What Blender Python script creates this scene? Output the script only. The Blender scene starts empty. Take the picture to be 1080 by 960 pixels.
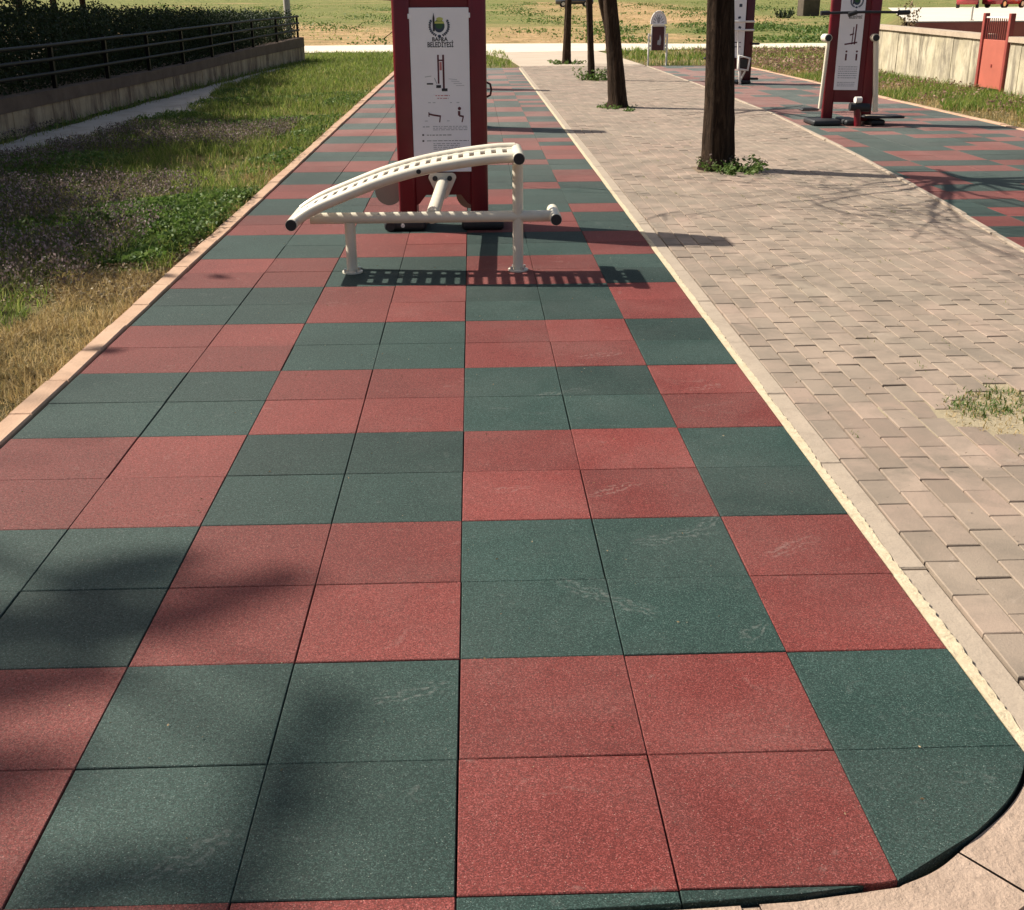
import bpy, bmesh, math, random
import numpy as np
from mathutils import Vector, Matrix, Quaternion

random.seed(7)
rng = np.random.default_rng(7)
scene = bpy.context.scene
COL = scene.collection
PI = math.pi

# ------------------------------------------------------------------ materials
def new_mat(name):
    m = bpy.data.materials.new(name); m.use_nodes = True
    nt = m.node_tree; nt.nodes.clear()
    out = nt.nodes.new('ShaderNodeOutputMaterial'); b = nt.nodes.new('ShaderNodeBsdfPrincipled')
    nt.links.new(b.outputs[0], out.inputs[0])
    return m, nt, b

class N:
    """small helper round a node tree"""
    def __init__(s, nt): s.nt = nt
    def n(s, t, **kw):
        x = s.nt.nodes.new(t)
        for k, v in kw.items(): setattr(x, k, v)
        return x
    def l(s, a, b): s.nt.links.new(a, b)
    def pos(s):
        return s.n('ShaderNodeNewGeometry').outputs['Position']
    def obj(s):
        return s.n('ShaderNodeTexCoord').outputs['Object']
    def island(s):
        return s.n('ShaderNodeNewGeometry').outputs['Random Per Island']
    def scale(s, v, sx, sy, sz):
        m = s.n('ShaderNodeMapping'); m.inputs['Scale'].default_value = (sx, sy, sz); s.l(v, m.inputs['Vector']); return m.outputs[0]
    def noise(s, v, sc, det=3, rough=.55, dist=0):
        x = s.n('ShaderNodeTexNoise'); x.inputs['Scale'].default_value = sc; x.inputs['Detail'].default_value = det
        x.inputs['Roughness'].default_value = rough; x.inputs['Distortion'].default_value = dist
        s.l(v, x.inputs['Vector']); return x.outputs['Fac']
    def ramp(s, fac, stops):
        r = s.n('ShaderNodeValToRGB'); e = r.color_ramp.elements
        while len(e) < len(stops): e.new(.5)
        for k, (p, c) in enumerate(stops):
            e[k].position = p; e[k].color = (c, c, c, 1) if isinstance(c, (int, float)) else (*c, 1)
        s.l(fac, r.inputs[0]); return r.outputs[0]
    def mix(s, fac, a, b, mode='MIX'):
        x = s.n('ShaderNodeMix', data_type='RGBA', blend_type=mode)
        for sock, v in ((x.inputs['Factor'], fac), (x.inputs['A'], a), (x.inputs['B'], b)):
            pass
        ins = [i for i in x.inputs if i.enabled]
        f, A, B = x.inputs[0], x.inputs[6], x.inputs[7]
        for sock, v in ((f, fac), (A, a), (B, b)):
            if isinstance(v, (int, float)): sock.default_value = v
            elif isinstance(v, tuple): sock.default_value = (*v, 1)
            else: s.l(v, sock)
        return x.outputs[2]
    def math(s, op, a, b=None, clamp=False):
        x = s.n('ShaderNodeMath', operation=op, use_clamp=clamp)
        for k, v in enumerate((a, b)):
            if v is None: continue
            if isinstance(v, (int, float)): x.inputs[k].default_value = v
            else: s.l(v, x.inputs[k])
        return x.outputs[0]
    def bump(s, h, strength, dist):
        b = s.n('ShaderNodeBump'); b.inputs['Strength'].default_value = strength; b.inputs['Distance'].default_value = dist
        s.l(h, b.inputs['Height']); return b.outputs[0]

def simple(name, col, rough=.5, var=.12, nscale=6, bump=0, bscale=60, metal=0, dirt=None, coat=0):
    m, nt, b = new_mat(name); g = N(nt); p = g.obj()
    f = g.noise(p, nscale, 5)
    lo = tuple(c*(1-var) for c in col); hi = tuple(min(1, c*(1+var)) for c in col)
    c = g.ramp(f, [(.3, lo), (.7, hi)])
    if dirt:
        d = g.ramp(g.noise(p, nscale*.6, 6, .65), [(.55, 0), (.75, .6)])
        c = g.mix(d, c, dirt)
    g.l(c, b.inputs['Base Color']); b.inputs['Roughness'].default_value = rough; b.inputs['Metallic'].default_value = metal
    b.inputs['Coat Weight'].default_value = coat
    if bump: g.l(g.bump(g.noise(p, bscale, 4), bump, .01), b.inputs['Normal'])
    return m

PRINTS = [(.62, 2.28, .5, .16, .05), (.42, 1.42, -.75, .15, .05), (.56, 1.30, -.7, .12, .045), (-.14, .82, .35, .15, .05),
          (.86, 1.85, .2, .12, .05), (.72, 1.80, .1, .10, .05), (.93, 1.12, .9, .09, .045), (1.2, 1.72, .6, .16, .05), (-.62, .16, .7, .16, .05),
          (.75, 4.2, .3, .16, .06), (.5, 3.55, .4, .2, .06), (1.25, 3.6, .4, .14, .05), (.95, 1.95, .9, .1, .04), (.2, 2.3, .2, .1, .04)]

def rubber(name, col, dust_sheen, speck):
    m, nt, b = new_mat(name); g = N(nt); p = g.pos(); r = g.island()
    vg = g.n('ShaderNodeTexVoronoi'); vg.inputs['Scale'].default_value = 370; g.l(p, vg.inputs['Vector'])
    sg = g.n('ShaderNodeSeparateXYZ'); g.l(vg.outputs['Color'], sg.inputs[0])
    grain = g.math('ADD', g.math('MULTIPLY', sg.outputs[0], .62), g.math('MULTIPLY', g.noise(p, 210, 3, .7), .38))
    c = g.ramp(grain, [(.18, tuple(x*.42 for x in col)), (.46, tuple(x*.9 for x in col)), (.66, tuple(x*1.2 for x in col)), (.80, tuple(min(1, x*1.7+.035) for x in col))])
    fade = g.ramp(g.noise(p, .8, 5, .6, .3), [(.35, .82), (.7, 1.16)])
    vf = g.n('ShaderNodeVectorMath', operation='MULTIPLY'); g.l(c, vf.inputs[0]); g.l(fade, vf.inputs[1]); c = vf.outputs[0]
    # every tile of a slightly different batch
    br = g.math('ADD', g.math('MULTIPLY', r, .42), .79)
    vm = g.n('ShaderNodeVectorMath', operation='SCALE'); g.l(c, vm.inputs[0]); g.l(br, vm.inputs['Scale']); c = vm.outputs[0]
    # dust: large uneven veil and smaller scuffs
    veil = g.ramp(g.noise(p, 1.3, 6, .62, .4), [(.40, 0), (.78, .22)])
    scuff = g.ramp(g.noise(g.scale(p, 1, 2.4, 1), 3.6, 7, .7, .8), [(.60, 0), (.76, .24)])
    fine = g.ramp(g.noise(p, 90, 2), [(.4, .35), (.62, 1)])
    d = g.math('MULTIPLY', g.math('MAXIMUM', veil, scuff), fine)
    sy = g.n('ShaderNodeSeparateXYZ'); g.l(p, sy.inputs[0])
    far_dust_sheen = g.ramp(g.math('DIVIDE', sy.outputs[1], 40), [(.16, 0), (.42, .42), (.8, .62)])      # far stretch greyed: old dust plus grazing sheen painted into the colour
    far_dust_sheen = g.math('MULTIPLY', far_dust_sheen, g.ramp(g.noise(g.scale(p, 1, .5, 1), .9, 6, .65), [(.25, .45), (.6, 1)]))
    d = g.math('MAXIMUM', d, far_dust_sheen)
    lft = g.math('MULTIPLY', g.ramp(g.math('ADD', g.math('MULTIPLY', sy.outputs[0], -.4), .3), [(.15, 0), (.75, .16)]), fine)      # left side paler: some dust, with view-angle sheen painted in
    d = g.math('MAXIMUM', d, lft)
    c = g.mix(d, c, dust_sheen)
    # pale sole prints left by dusty shoes
    tot = None
    for (x, y, a, L, W) in PRINTS:
        mp = g.n('ShaderNodeMapping', vector_type='TEXTURE'); mp.inputs['Location'].default_value = (x, y, 0)
        mp.inputs['Rotation'].default_value = (0, 0, a); mp.inputs['Scale'].default_value = (L, W, 1); g.l(p, mp.inputs['Vector'])
        sp = g.n('ShaderNodeSeparateXYZ'); g.l(mp.outputs[0], sp.inputs[0])
        r2 = g.math('ADD', g.math('MULTIPLY', sp.outputs[0], sp.outputs[0]), g.math('MULTIPLY', sp.outputs[1], sp.outputs[1]))
        e = g.math('MULTIPLY', g.math('SUBTRACT', 1, r2, True), 1.6, True)
        w = g.math('MULTIPLY', g.math('SINE', g.math('ADD', g.math('MULTIPLY', sp.outputs[1], 9), g.math('MULTIPLY', g.noise(p, 14, 3), 22))), 1.3, True)
        e = g.math('MULTIPLY', e, w)
        tot = e if tot is None else g.math('MAXIMUM', tot, e)
    tot = g.math('MULTIPLY', g.math('MULTIPLY', tot, g.ramp(g.noise(p, 55, 3), [(.35, 0), (.65, 1)])), .36)
    c = g.mix(tot, c, dust_sheen)
    sm_ = g.ramp(g.noise(g.scale(p, 1, 1.3, 1), 6.5, 4, .6, 1.5), [(.63, 0), (.69, .15), (.78, .24)])
    c = g.mix(g.math('MULTIPLY', sm_, fine), c, dust_sheen)
    # pale granules and crumbs
    vo = g.n('ShaderNodeTexVoronoi'); vo.inputs['Scale'].default_value = 210; g.l(p, vo.inputs['Vector'])
    sx = g.n('ShaderNodeSeparateXYZ'); g.l(vo.outputs['Color'], sx.inputs[0])
    fl = g.math('MULTIPLY', g.math('LESS_THAN', vo.outputs['Distance'], .3), g.math('GREATER_THAN', sx.outputs[0], .965))
    c = g.mix(g.math('MULTIPLY', fl, .34), c, speck)
    g.l(c, b.inputs['Base Color']); b.inputs['Roughness'].default_value = .8; b.inputs['Specular IOR Level'].default_value = .3
    g.l(g.bump(grain, .7, .004), b.inputs['Normal'])
    return m

M = {}
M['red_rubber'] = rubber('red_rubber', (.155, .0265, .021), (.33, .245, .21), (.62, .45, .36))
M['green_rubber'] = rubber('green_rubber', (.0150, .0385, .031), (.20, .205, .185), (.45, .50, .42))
M['joint'] = simple('joint_dark', (.025, .022, .02), .9)

def paver_mat():
    m, nt, b = new_mat('paver_concrete'); g = N(nt); p = g.pos(); r = g.island()
    c = g.ramp(r, [(0, (.215, .160, .120)), (.25, (.285, .204, .154)), (.5, (.252, .195, .148)), (.75, (.315, .220, .168)), (1, (.335, .25, .19))])
    big = g.ramp(g.noise(p, .55, 5, .6), [(.35, 0), (.7, .55)])
    c = g.mix(big, c, (.295, .245, .18))
    st = g.ramp(g.noise(p, 2.3, 7, .68, .5), [(.42, 0), (.64, .85)])
    c = g.mix(st, c, (.175, .14, .105))
    pale = g.ramp(g.noise(g.scale(p, 1, 1, 1), 4.2, 6, .7, 1.2), [(.62, 0), (.75, .4)])
    c = g.mix(pale, c, (.44, .36, .29))
    gr = g.noise(p, 190, 2, .7)
    c = g.mix(g.ramp(gr, [(.3, .28), (.5, 0)]), c, (.20, .15, .11))
    sp = g.math('LESS_THAN', g.noise(p, 26, 2), .27)
    c = g.mix(g.math('MULTIPLY', sp, .55), c, (.12, .10, .07))
    g.l(c, b.inputs['Base Color']); b.inputs['Roughness'].default_value = .88
    g.l(g.bump(g.noise(p, 120, 4, .7), .5, .004), b.inputs['Normal'])
    return m
M['paver'] = paver_mat()

def concrete(name, a, bcol, stain, sc=3, streak=False, bstr=.5):
    m, nt, b = new_mat(name); g = N(nt); p = g.pos()
    c = g.ramp(g.noise(p, sc, 7, .65), [(.3, a), (.7, bcol)])
    if streak:
        s = g.ramp(g.noise(g.scale(p, 1, 1.0, .22), 2.6, 8, .75, .6), [(.46, 0), (.62, .85)])
        c = g.mix(s, c, stain)
        s2 = g.ramp(g.noise(p, 1.3, 6, .65), [(.48, 0), (.7, .6)])
        c = g.mix(s2, c, tuple(x*.7 for x in stain))
    else:
        s = g.ramp(g.noise(p, sc*2.2, 7, .7, .6), [(.52, 0), (.74, .6)])
        c = g.mix(s, c, stain)
    gr = g.noise(p, 150, 3, .7)
    c = g.mix(g.ramp(gr, [(.28, .3), (.5, 0)]), c, tuple(x*.4 for x in a))
    g.l(c, b.inputs['Base Color']); b.inputs['Roughness'].default_value = .9
    g.l(g.bump(g.noise(p, 40, 6, .7), bstr, .01), b.inputs['Normal'])
    return m
M['kerb_pink'] = concrete('kerb_pink', (.42, .255, .16), (.52, .34, .225), (.30, .20, .13), 3)
M['kerb_grey'] = concrete('kerb_grey', (.33, .265, .20), (.40, .32, .24), (.24, .19, .14), 4)
M['mortar'] = concrete('mortar', (.52, .42, .27), (.64, .53, .36), (.32, .25, .16), 14, bstr=1)
M['apron'] = concrete('apron', (.35, .25, .185), (.46, .335, .25), (.22, .155, .11), 7, bstr=1)
M['bed'] = concrete('sand_bed', (.08, .06, .042), (.16, .12, .08), (.045, .035, .025), 8)
M['lane'] = concrete('lane', (.42, .335, .25), (.50, .405, .31), (.42, .33, .24), .8)
M['path'] = concrete('path', (.62, .54, .42), (.70, .61, .49), (.48, .40, .29), .5)
M['gutter'] = concrete('gutter', (.33, .29, .235), (.46, .41, .34), (.15, .12, .085), 1.3)
M['plaza'] = concrete('plaza', (.58, .52, .42), (.66, .60, .50), (.48, .42, .33), .3)
M['wall_slab'] = concrete('wall_slab', (.44, .32, .19), (.54, .41, .26), (.12, .065, .04), 2, True)
M['wall_cap'] = concrete('wall_cap', (.11, .07, .045), (.18, .12, .08), (.05, .035, .025), 2)
M['yellow_wall'] = concrete('yellow_wall', (.42, .36, .235), (.56, .49, .36), (.15, .125, .09), 1.4, True)
M['coping'] = concrete('coping', (.36, .28, .20), (.48, .38, .28), (.22, .16, .11), 2)
M['red_brick'] = concrete('red_plinth', (.50, .15, .10), (.60, .20, .14), (.40, .12, .09), 2)
M['soil'] = concrete('soil', (.16, .115, .07), (.24, .17, .11), (.10, .08, .05), 5, bstr=1)
M['sand'] = concrete('sand', (.30, .24, .145), (.36, .295, .19), (.20, .16, .09), 7, bstr=1)

M['red_paint'] = simple('red_paint', (.135, .002, .009), .36, .15, 3, dirt=(.10, .004, .009))
M['dark_red'] = simple('dark_red_paint', (.07, .004, .008), .4, .12, 3)
M['cream'] = simple('cream_paint', (.74, .67, .53), .38, .05, 7, dirt=(.60, .52, .39), coat=.2)
M['black'] = simple('black_rubber', (.018, .018, .02), .55, .2, 20, .2)
M['chrome'] = simple('bolt_steel', (.62, .60, .56), .35, .05, 20, metal=.8)
M['plate'] = simple('plate_white', (.86, .84, .85), .45, .03, 3)
M['ink'] = simple('ink_black', (.02, .02, .025), .6)
M['ink_grey'] = simple('ink_grey', (.36, .36, .38), .6)
M['ink_red'] = simple('ink_red', (.52, .20, .19), .6)
M['ink_maroon'] = simple('ink_maroon', (.09, .01, .02), .6)
M['ink_green'] = simple('ink_green', (.03, .10, .035), .6)
M['ink_yellow'] = simple('ink_yellow', (.52, .55, .14), .6)
M['ink_navy'] = simple('ink_navy', (.03, .045, .08), .6)
M['pale_disc'] = simple('pale_disc', (.34, .28, .21), .55, .05, 6)
M['fence_black'] = simple('fence_black', (.007, .006, .0055), .5, .25, 8)
M['fence_black'].node_tree.nodes['Principled BSDF'].inputs['Specular IOR Level'].default_value = .16
M['white_metal'] = simple('white_metal', (.74, .70, .64), .45, .06, 6, dirt=(.55, .48, .40))
M['maroon_board'] = simple('maroon_board', (.075, .016, .020), .4, .2, 4)
M['gate_red'] = simple('gate_red', (.40, .105, .07), .5, .08, 3, dirt=(.50, .12, .08))
M['gate_frame'] = simple('gate_frame', (.26, .045, .035), .5, .15, 6)
M['car_red'] = simple('car_red', (.40, .035, .045), .3, .08, 2, coat=.5)
M['car_dark'] = simple('car_dark', (.05, .055, .065), .3, .08, 2, coat=.5)
M['car_glass'] = simple('car_glass', (.03, .035, .04), .12, .05, 2)
M['tyre'] = simple('tyre', (.02, .02, .02), .8)
M['orange'] = simple('orange_paint', (.75, .32, .08), .5, .05, 2)
M['dark_block'] = concrete('dark_block', (.06, .045, .03), (.10, .075, .05), (.03, .025, .02), 2)
M['pole_grey'] = simple('pole_grey', (.42, .38, .33), .7, .15, 5)

def bark():
    m, nt, b = new_mat('bark'); g = N(nt); p = g.pos()
    f = g.noise(g.scale(p, 1, 1, .16), 20, 8, .75, .9)
    c = g.ramp(f, [(.3, (.010, .006, .004)), (.5, (.040, .025, .016)), (.75, (.115, .075, .048))])
    g.l(c, b.inputs['Base Color']); b.inputs['Roughness'].default_value = .95; b.inputs['Specular IOR Level'].default_value = .12
    g.l(g.bump(f, 1, .06), b.inputs['Normal']); return m
M['bark'] = bark()

def foliage(name, cols, trans=.3, rough=.6):
    m, nt, b = new_mat(name); g = N(nt); r = g.island()
    n = len(cols)
    c = g.ramp(r, [(k/(n-1), cols[k]) for k in range(n)])
    big = g.noise(g.pos(), .9, 3)
    c = g.mix(g.ramp(big, [(.35, .35), (.65, 0)]), c, tuple(x*.55 for x in cols[0]))
    g.l(c, b.inputs['Base Color']); b.inputs['Roughness'].default_value = rough
    b.inputs['Specular IOR Level'].default_value = .3
    tr = g.n('ShaderNodeBsdfTranslucent'); g.l(c, tr.inputs[0])
    ms = g.n('ShaderNodeMixShader'); ms.inputs[0].default_value = trans
    out = [x for x in nt.nodes if x.type == 'OUTPUT_MATERIAL'][0]
    g.l(b.outputs[0], ms.inputs[1]); g.l(tr.outputs[0], ms.inputs[2]); g.l(ms.outputs[0], out.inputs[0])
    return m
M['leaf_dark'] = foliage('leaf_dark', [(.020, .042, .012), (.035, .065, .018), (.055, .085, .025), (.03, .05, .02)])
M['leaf_hedge'] = foliage('leaf_hedge', [(.018, .036, .012), (.032, .056, .018), (.05, .075, .026), (.034, .036, .02)], .2)
M['leaf_spring'] = foliage('leaf_spring', [(.09, .12, .03), (.13, .16, .05), (.08, .10, .03)])
M['grass_green'] = foliage('grass_green', [(.085, .155, .02), (.15, .225, .03), (.23, .29, .05), (.40, .38, .13), (.11, .18, .025), (.30, .29, .09)], .5)
M['grass_lush'] = foliage('grass_lush', [(.08, .16, .02), (.14, .23, .03), (.23, .29, .05), (.36, .33, .11)], .5)
M['grass_dry'] = foliage('grass_dry', [(.40, .27, .105), (.54, .38, .16), (.66, .50, .25), (.30, .21, .08), (.36, .30, .11)], .42)
M['weed_leaf'] = foliage('weed_leaf', [(.06, .12, .02), (.11, .19, .035), (.20, .27, .08), (.08, .13, .025)], .38)
M['nettle_purple'] = foliage('nettle_purple', [(.10, .095, .05), (.17, .12, .105), (.27, .185, .17), (.09, .11, .04), (.20, .15, .10)], .3)
M['litter'] = foliage('litter', [(.16, .10, .05), (.30, .20, .10), (.42, .31, .18), (.20, .15, .07), (.50, .42, .28)], .15)
M['brown_weed'] = foliage('brown_weed', [(.30, .17, .13), (.40, .24, .18), (.34, .26, .13), (.24, .15, .10)], .3)

def ground_mat():
    m, nt, b = new_mat('ground_field'); g = N(nt); p = g.pos()
    sp = g.n('ShaderNodeSeparateXYZ'); g.l(p, sp.inputs[0]); X, Y = sp.outputs[0], sp.outputs[1]
    n1 = g.noise(g.scale(p, .35, .8, 1), .16, 6, .6)
    n2 = g.noise(p, 1.2, 6, .65)
    green = g.ramp(n2, [(.28, (.085, .11, .03)), (.45, (.16, .18, .055)), (.6, (.23, .225, .08)), (.75, (.36, .30, .13))])
    tan = g.ramp(g.noise(p, .7, 7, .65), [(.3, (.27, .18, .09)), (.5, (.48, .305, .155)), (.75, (.60, .41, .23))])
    # dry ochre ground: a belt behind the far path (left and middle) and a bank farther up (right)
    wob = g.math('MULTIPLY', g.math('SUBTRACT', g.noise(p, .5, 7, .7), .5), 16)
    nY = g.math('ADD', g.math('ADD', Y, wob), g.math('MULTIPLY', g.math('SUBTRACT', n1, .5), 50))
    nX = g.math('ADD', X, g.math('MULTIPLY', g.math('SUBTRACT', g.noise(p, .12, 7, .65), .5), 24))
    def up(v, a, w): return g.math('DIVIDE', g.math('SUBTRACT', v, a), w, True)
    def dn(v, a, w): return g.math('DIVIDE', g.math('SUBTRACT', a, v), w, True)
    belt = g.math('MULTIPLY', g.math('MULTIPLY', up(nY, 50, 5), dn(nY, 90, 12)), dn(nX, 13, 4))
    bank = g.math('MULTIPLY', g.math('MULTIPLY', up(nY, 76, 10), dn(nY, 175, 20)), g.math('MULTIPLY', up(nX, 5, 5), dn(nX, 26, 6)))
    f = g.math('MAXIMUM', belt, bank)
    f = g.math('MULTIPLY', f, g.ramp(g.noise(g.scale(p, .5, 1, 1), .45, 6, .7), [(.30, .25), (.52, 1)]))
    f = g.math('MAXIMUM', f, g.ramp(n1, [(.54, 0), (.68, .7)]))
    near = g.ramp(g.math('DIVIDE', Y, 60), [(.6, 0), (.85, 1)])
    c = g.mix(g.math('MULTIPLY', f, near), green, tan)
    soil = g.ramp(g.noise(p, 9, 6, .7), [(.35, (.08, .065, .03)), (.65, (.24, .18, .09))])
    nearf = g.ramp(g.math('DIVIDE', Y, 60), [(.55, .85), (.9, 0)])
    c = g.mix(nearf, c, soil)
    c = g.mix(g.ramp(g.noise(p, 3.5, 6, .7), [(.40, .55), (.55, 0)]), c, (.09, .085, .035))
    g.l(c, b.inputs['Base Color']); b.inputs['Roughness'].default_value = 1; b.inputs['Specular IOR Level'].default_value = .1
    g.l(g.bump(g.noise(p, 4, 8, .7), 1, .12), b.inputs['Normal'])
    return m
M['ground'] = ground_mat()

# ------------------------------------------------------------------ mesh helpers
def link(name, me, parent=None):
    o = bpy.data.objects.new(name, me); COL.objects.link(o)
    if parent is not None: o.parent = parent
    return o

def tag(o, label=None, cat=None, group=None, kind=None):
    if label: o['label'] = label
    if cat: o['category'] = cat
    if group: o['group'] = group
    if kind: o['kind'] = kind
    return o

def empty(name, loc, label, cat, group=None, rz=0):
    o = bpy.data.objects.new(name, None); COL.objects.link(o); o.location = loc; o.rotation_euler = (0, 0, rz)
    o.empty_display_size = .2
    return tag(o, label, cat, group)

class MB:
    def __init__(s): s.v = []; s.f = []; s.m = []; s.mats = []; s.smooth = []
    def mi(s, mat):
        if mat not in s.mats: s.mats.append(mat)
        return s.mats.index(mat)
    def add(s, vs, fs, mat, smooth=False):
        o = len(s.v); s.v.extend([tuple(v) for v in vs]); k = s.mi(mat)
        for f in fs: s.f.append([i+o for i in f]); s.m.append(k); s.smooth.append(smooth)
        return s
    def box(s, lo, hi, mat, bevel=0, mtx=None, segs=1):
        bm = bmesh.new(); bmesh.ops.create_cube(bm, size=1)
        for v in bm.verts: v.co = Vector([lo[k]+(v.co[k]+.5)*(hi[k]-lo[k]) for k in range(3)])
        if bevel: bmesh.ops.bevel(bm, geom=bm.edges[:], offset=bevel, segments=segs, affect='EDGES', profile=.5)
        return s.bm(bm, mat, mtx, segs > 1)
    def bm(s, bm, mat, mtx=None, smooth=False):
        if mtx is not None: bmesh.ops.transform(bm, matrix=mtx, verts=bm.verts)
        bm.verts.index_update()
        s.add([v.co[:] for v in bm.verts], [[v.index for v in f.verts] for f in bm.faces], mat, smooth); bm.free(); return s
    def tube(s, pts, r, mat, seg=14, cap=True):
        pts = [Vector(p) for p in pts]; n = len(pts)
        rs = r if isinstance(r, (list, tuple)) else [r]*n
        t0 = (pts[1]-pts[0]).normalized(); up = Vector((0, 0, 1)) if abs(t0.z) < .9 else Vector((1, 0, 0))
        u = t0.cross(up).normalized(); vs = []; fs = []
        for i, p in enumerate(pts):
            t = (pts[min(i+1, n-1)]-pts[max(i-1, 0)]).normalized()
            u = (u-t*u.dot(t)).normalized(); w = t.cross(u)
            for k in range(seg):
                a = 2*PI*k/seg; vs.append(p+(u*math.cos(a)+w*math.sin(a))*rs[i])
        for i in range(n-1):
            for k in range(seg):
                k2 = (k+1) % seg; fs.append([i*seg+k, i*seg+k2, (i+1)*seg+k2, (i+1)*seg+k])
        s.add(vs, fs, mat, True)
        if cap:
            for i, ring in ((0, list(range(seg))[::-1]), (n-1, list(range(seg)))):
                base = vs[i*seg:(i+1)*seg]; s.add([base[k] for k in ring], [list(range(seg))], mat)
        return s
    def disc(s, c, axis, r, thick, mat, seg=24):
        c = Vector(c); a = Vector(axis).normalized(); return s.tube([c-a*thick/2, c+a*thick/2], r, mat, seg)
    def prism(s, poly, z0, z1, mat, mtx=None):
        """poly in xy, extruded in z"""
        n = len(poly); vs = [(x, y, z0) for x, y in poly]+[(x, y, z1) for x, y in poly]
        fs = [list(range(n))[::-1], list(range(n, 2*n))]+[[k, (k+1) % n, n+(k+1) % n, n+k] for k in range(n)]
        if mtx is not None: vs = [tuple(mtx @ Vector(v)) for v in vs]
        return s.add(vs, fs, mat)
    def build(s, name, parent=None):
        me = bpy.data.meshes.new(name); me.from_pydata(s.v, [], s.f)
        for m in s.mats: me.materials.append(m)
        me.polygons.foreach_set('material_index', s.m); me.polygons.foreach_set('use_smooth', s.smooth)
        me.update()
        return link(name, me, parent)

def np_mesh(name, verts, faces_per, nper_v, quads, mat, parent=None):
    """verts: (N*nper_v,3); quads: list of index lists for one unit"""
    n = len(verts)//nper_v
    loops = []; sizes = []
    base = (np.arange(n)*nper_v)[:, None]
    cols = np.concatenate([np.array(q) for q in quads]); sz = np.array([len(q) for q in quads])
    loop = (base+cols[None, :]).ravel(); sizes = np.tile(sz, n); starts = np.concatenate([[0], np.cumsum(sizes)[:-1]])
    me = bpy.data.meshes.new(name); me.vertices.add(len(verts)); me.vertices.foreach_set('co', verts.astype(np.float32).ravel())
    me.loops.add(len(loop)); me.loops.foreach_set('vertex_index', loop.astype(np.int32))
    me.polygons.add(len(sizes)); me.polygons.foreach_set('loop_start', starts.astype(np.int32)); me.polygons.foreach_set('loop_total', sizes.astype(np.int32))
    me.materials.append(mat); me.update(calc_edges=True)
    return link(name, me, parent)

def blades(xy, z, h, w, lean=.5, curl=.6):
    """grass blades: 5 verts each (quad and tip triangle)"""
    n = len(xy); a = rng.uniform(0, 2*PI, n); d = rng.uniform(0, 2*PI, n)
    h = h if isinstance(h, np.ndarray) else rng.uniform(*h, n); w = w if isinstance(w, np.ndarray) else rng.uniform(*w, n)
    le = np.abs(rng.normal(0, lean, n)); side = np.c_[np.cos(a), np.sin(a), np.zeros(n)]*w[:, None]/2
    dirv = np.c_[np.cos(d)*np.sin(le), np.sin(d)*np.sin(le), np.cos(le)]
    le2 = le+curl*rng.uniform(.2, 1.2, n); dir2 = np.c_[np.cos(d)*np.sin(le2), np.sin(d)*np.sin(le2), np.cos(le2)]
    b = np.c_[xy, z]; mid = b+dirv*h[:, None]*.55; tip = mid+dir2*h[:, None]*.5
    v = np.stack([b-side, b+side, mid+side*.8, mid-side*.8, tip], 1)
    return v.reshape(-1, 3)
BQ = [[0, 1, 2, 3], [3, 2, 4]]

def leaves(c, size, flat=.5, aspect=.55):
    """diamond leaves folded along the rib: 4 verts, two triangles"""
    n = len(c); s = rng.uniform(size[0], size[1], n)[:, None]
    d = rng.normal(0, 1, (n, 3)); d[:, 2] *= flat; d /= np.linalg.norm(d, axis=1)[:, None]
    u = np.cross(d, rng.normal(0, 1, (n, 3))*[1, 1, .4]+[0, 0, .2]); u /= np.linalg.norm(u, axis=1)[:, None]
    nn = np.cross(d, u)
    v = np.stack([c-d*s*.5, c+u*s*aspect*.5+nn*s*.08, c+d*s*.5, c-u*s*aspect*.5+nn*s*.08], 1)
    return v.reshape(-1, 3)
LQ = [[0, 1, 2], [0, 2, 3]]

def clip(poly, a, b):
    """keep the part of poly left of the line a->b"""
    out = []; n = len(poly)
    def sd(p): return (b[0]-a[0])*(p[1]-a[1])-(b[1]-a[1])*(p[0]-a[0])
    for i in range(n):
        p, q = poly[i], poly[(i+1) % n]; sp, sq = sd(p), sd(q)
        if sp >= 0: out.append(p)
        if (sp >= 0) != (sq >= 0):
            t = sp/(sp-sq); out.append((p[0]+t*(q[0]-p[0]), p[1]+t*(q[1]-p[1])))
    return out

def area(p): return .5*sum(p[i][0]*p[(i+1) % len(p)][1]-p[(i+1) % len(p)][0]*p[i][1] for i in range(len(p)))

def slab(mb, poly, ztop, zbot, ch, mat, tilt=(0, 0)):
    """a flat unit with a chamfered top edge"""
    n = len(poly); cx = sum(p[0] for p in poly)/n; cy = sum(p[1] for p in poly)/n
    sx = max(p[0] for p in poly)-min(p[0] for p in poly); sy = max(p[1] for p in poly)-min(p[1] for p in poly)
    fx = max(.2, 1-2*ch/max(sx, .01)); fy = max(.2, 1-2*ch/max(sy, .01))
    zt = lambda x, y: ztop+tilt[0]*(x-cx)+tilt[1]*(y-cy)
    top = [(cx+(x-cx)*fx, cy+(y-cy)*fy) for x, y in poly]
    vs = [(x, y, zbot) for x, y in poly]+[(x, y, zt(x, y)-ch) for x, y in poly]+[(x, y, zt(x, y)) for x, y in top]
    fs = [list(range(2*n, 3*n))]
    for k in range(n):
        k2 = (k+1) % n
        fs += [[k, k2, n+k2, n+k], [n+k, n+k2, 2*n+k2, 2*n+k]]
    mb.add(vs, fs, mat)

def interp(pts, y):
    if y <= pts[0][0]: return pts[0][1]
    for (a, b), (c, d) in zip(pts, pts[1:]):
        if y <= c: return b+(d-b)*(y-a)/(c-a)
    return pts[-1][1]

def sm(t): t = min(1, max(0, t)); return t*t*(3-2*t)

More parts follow.
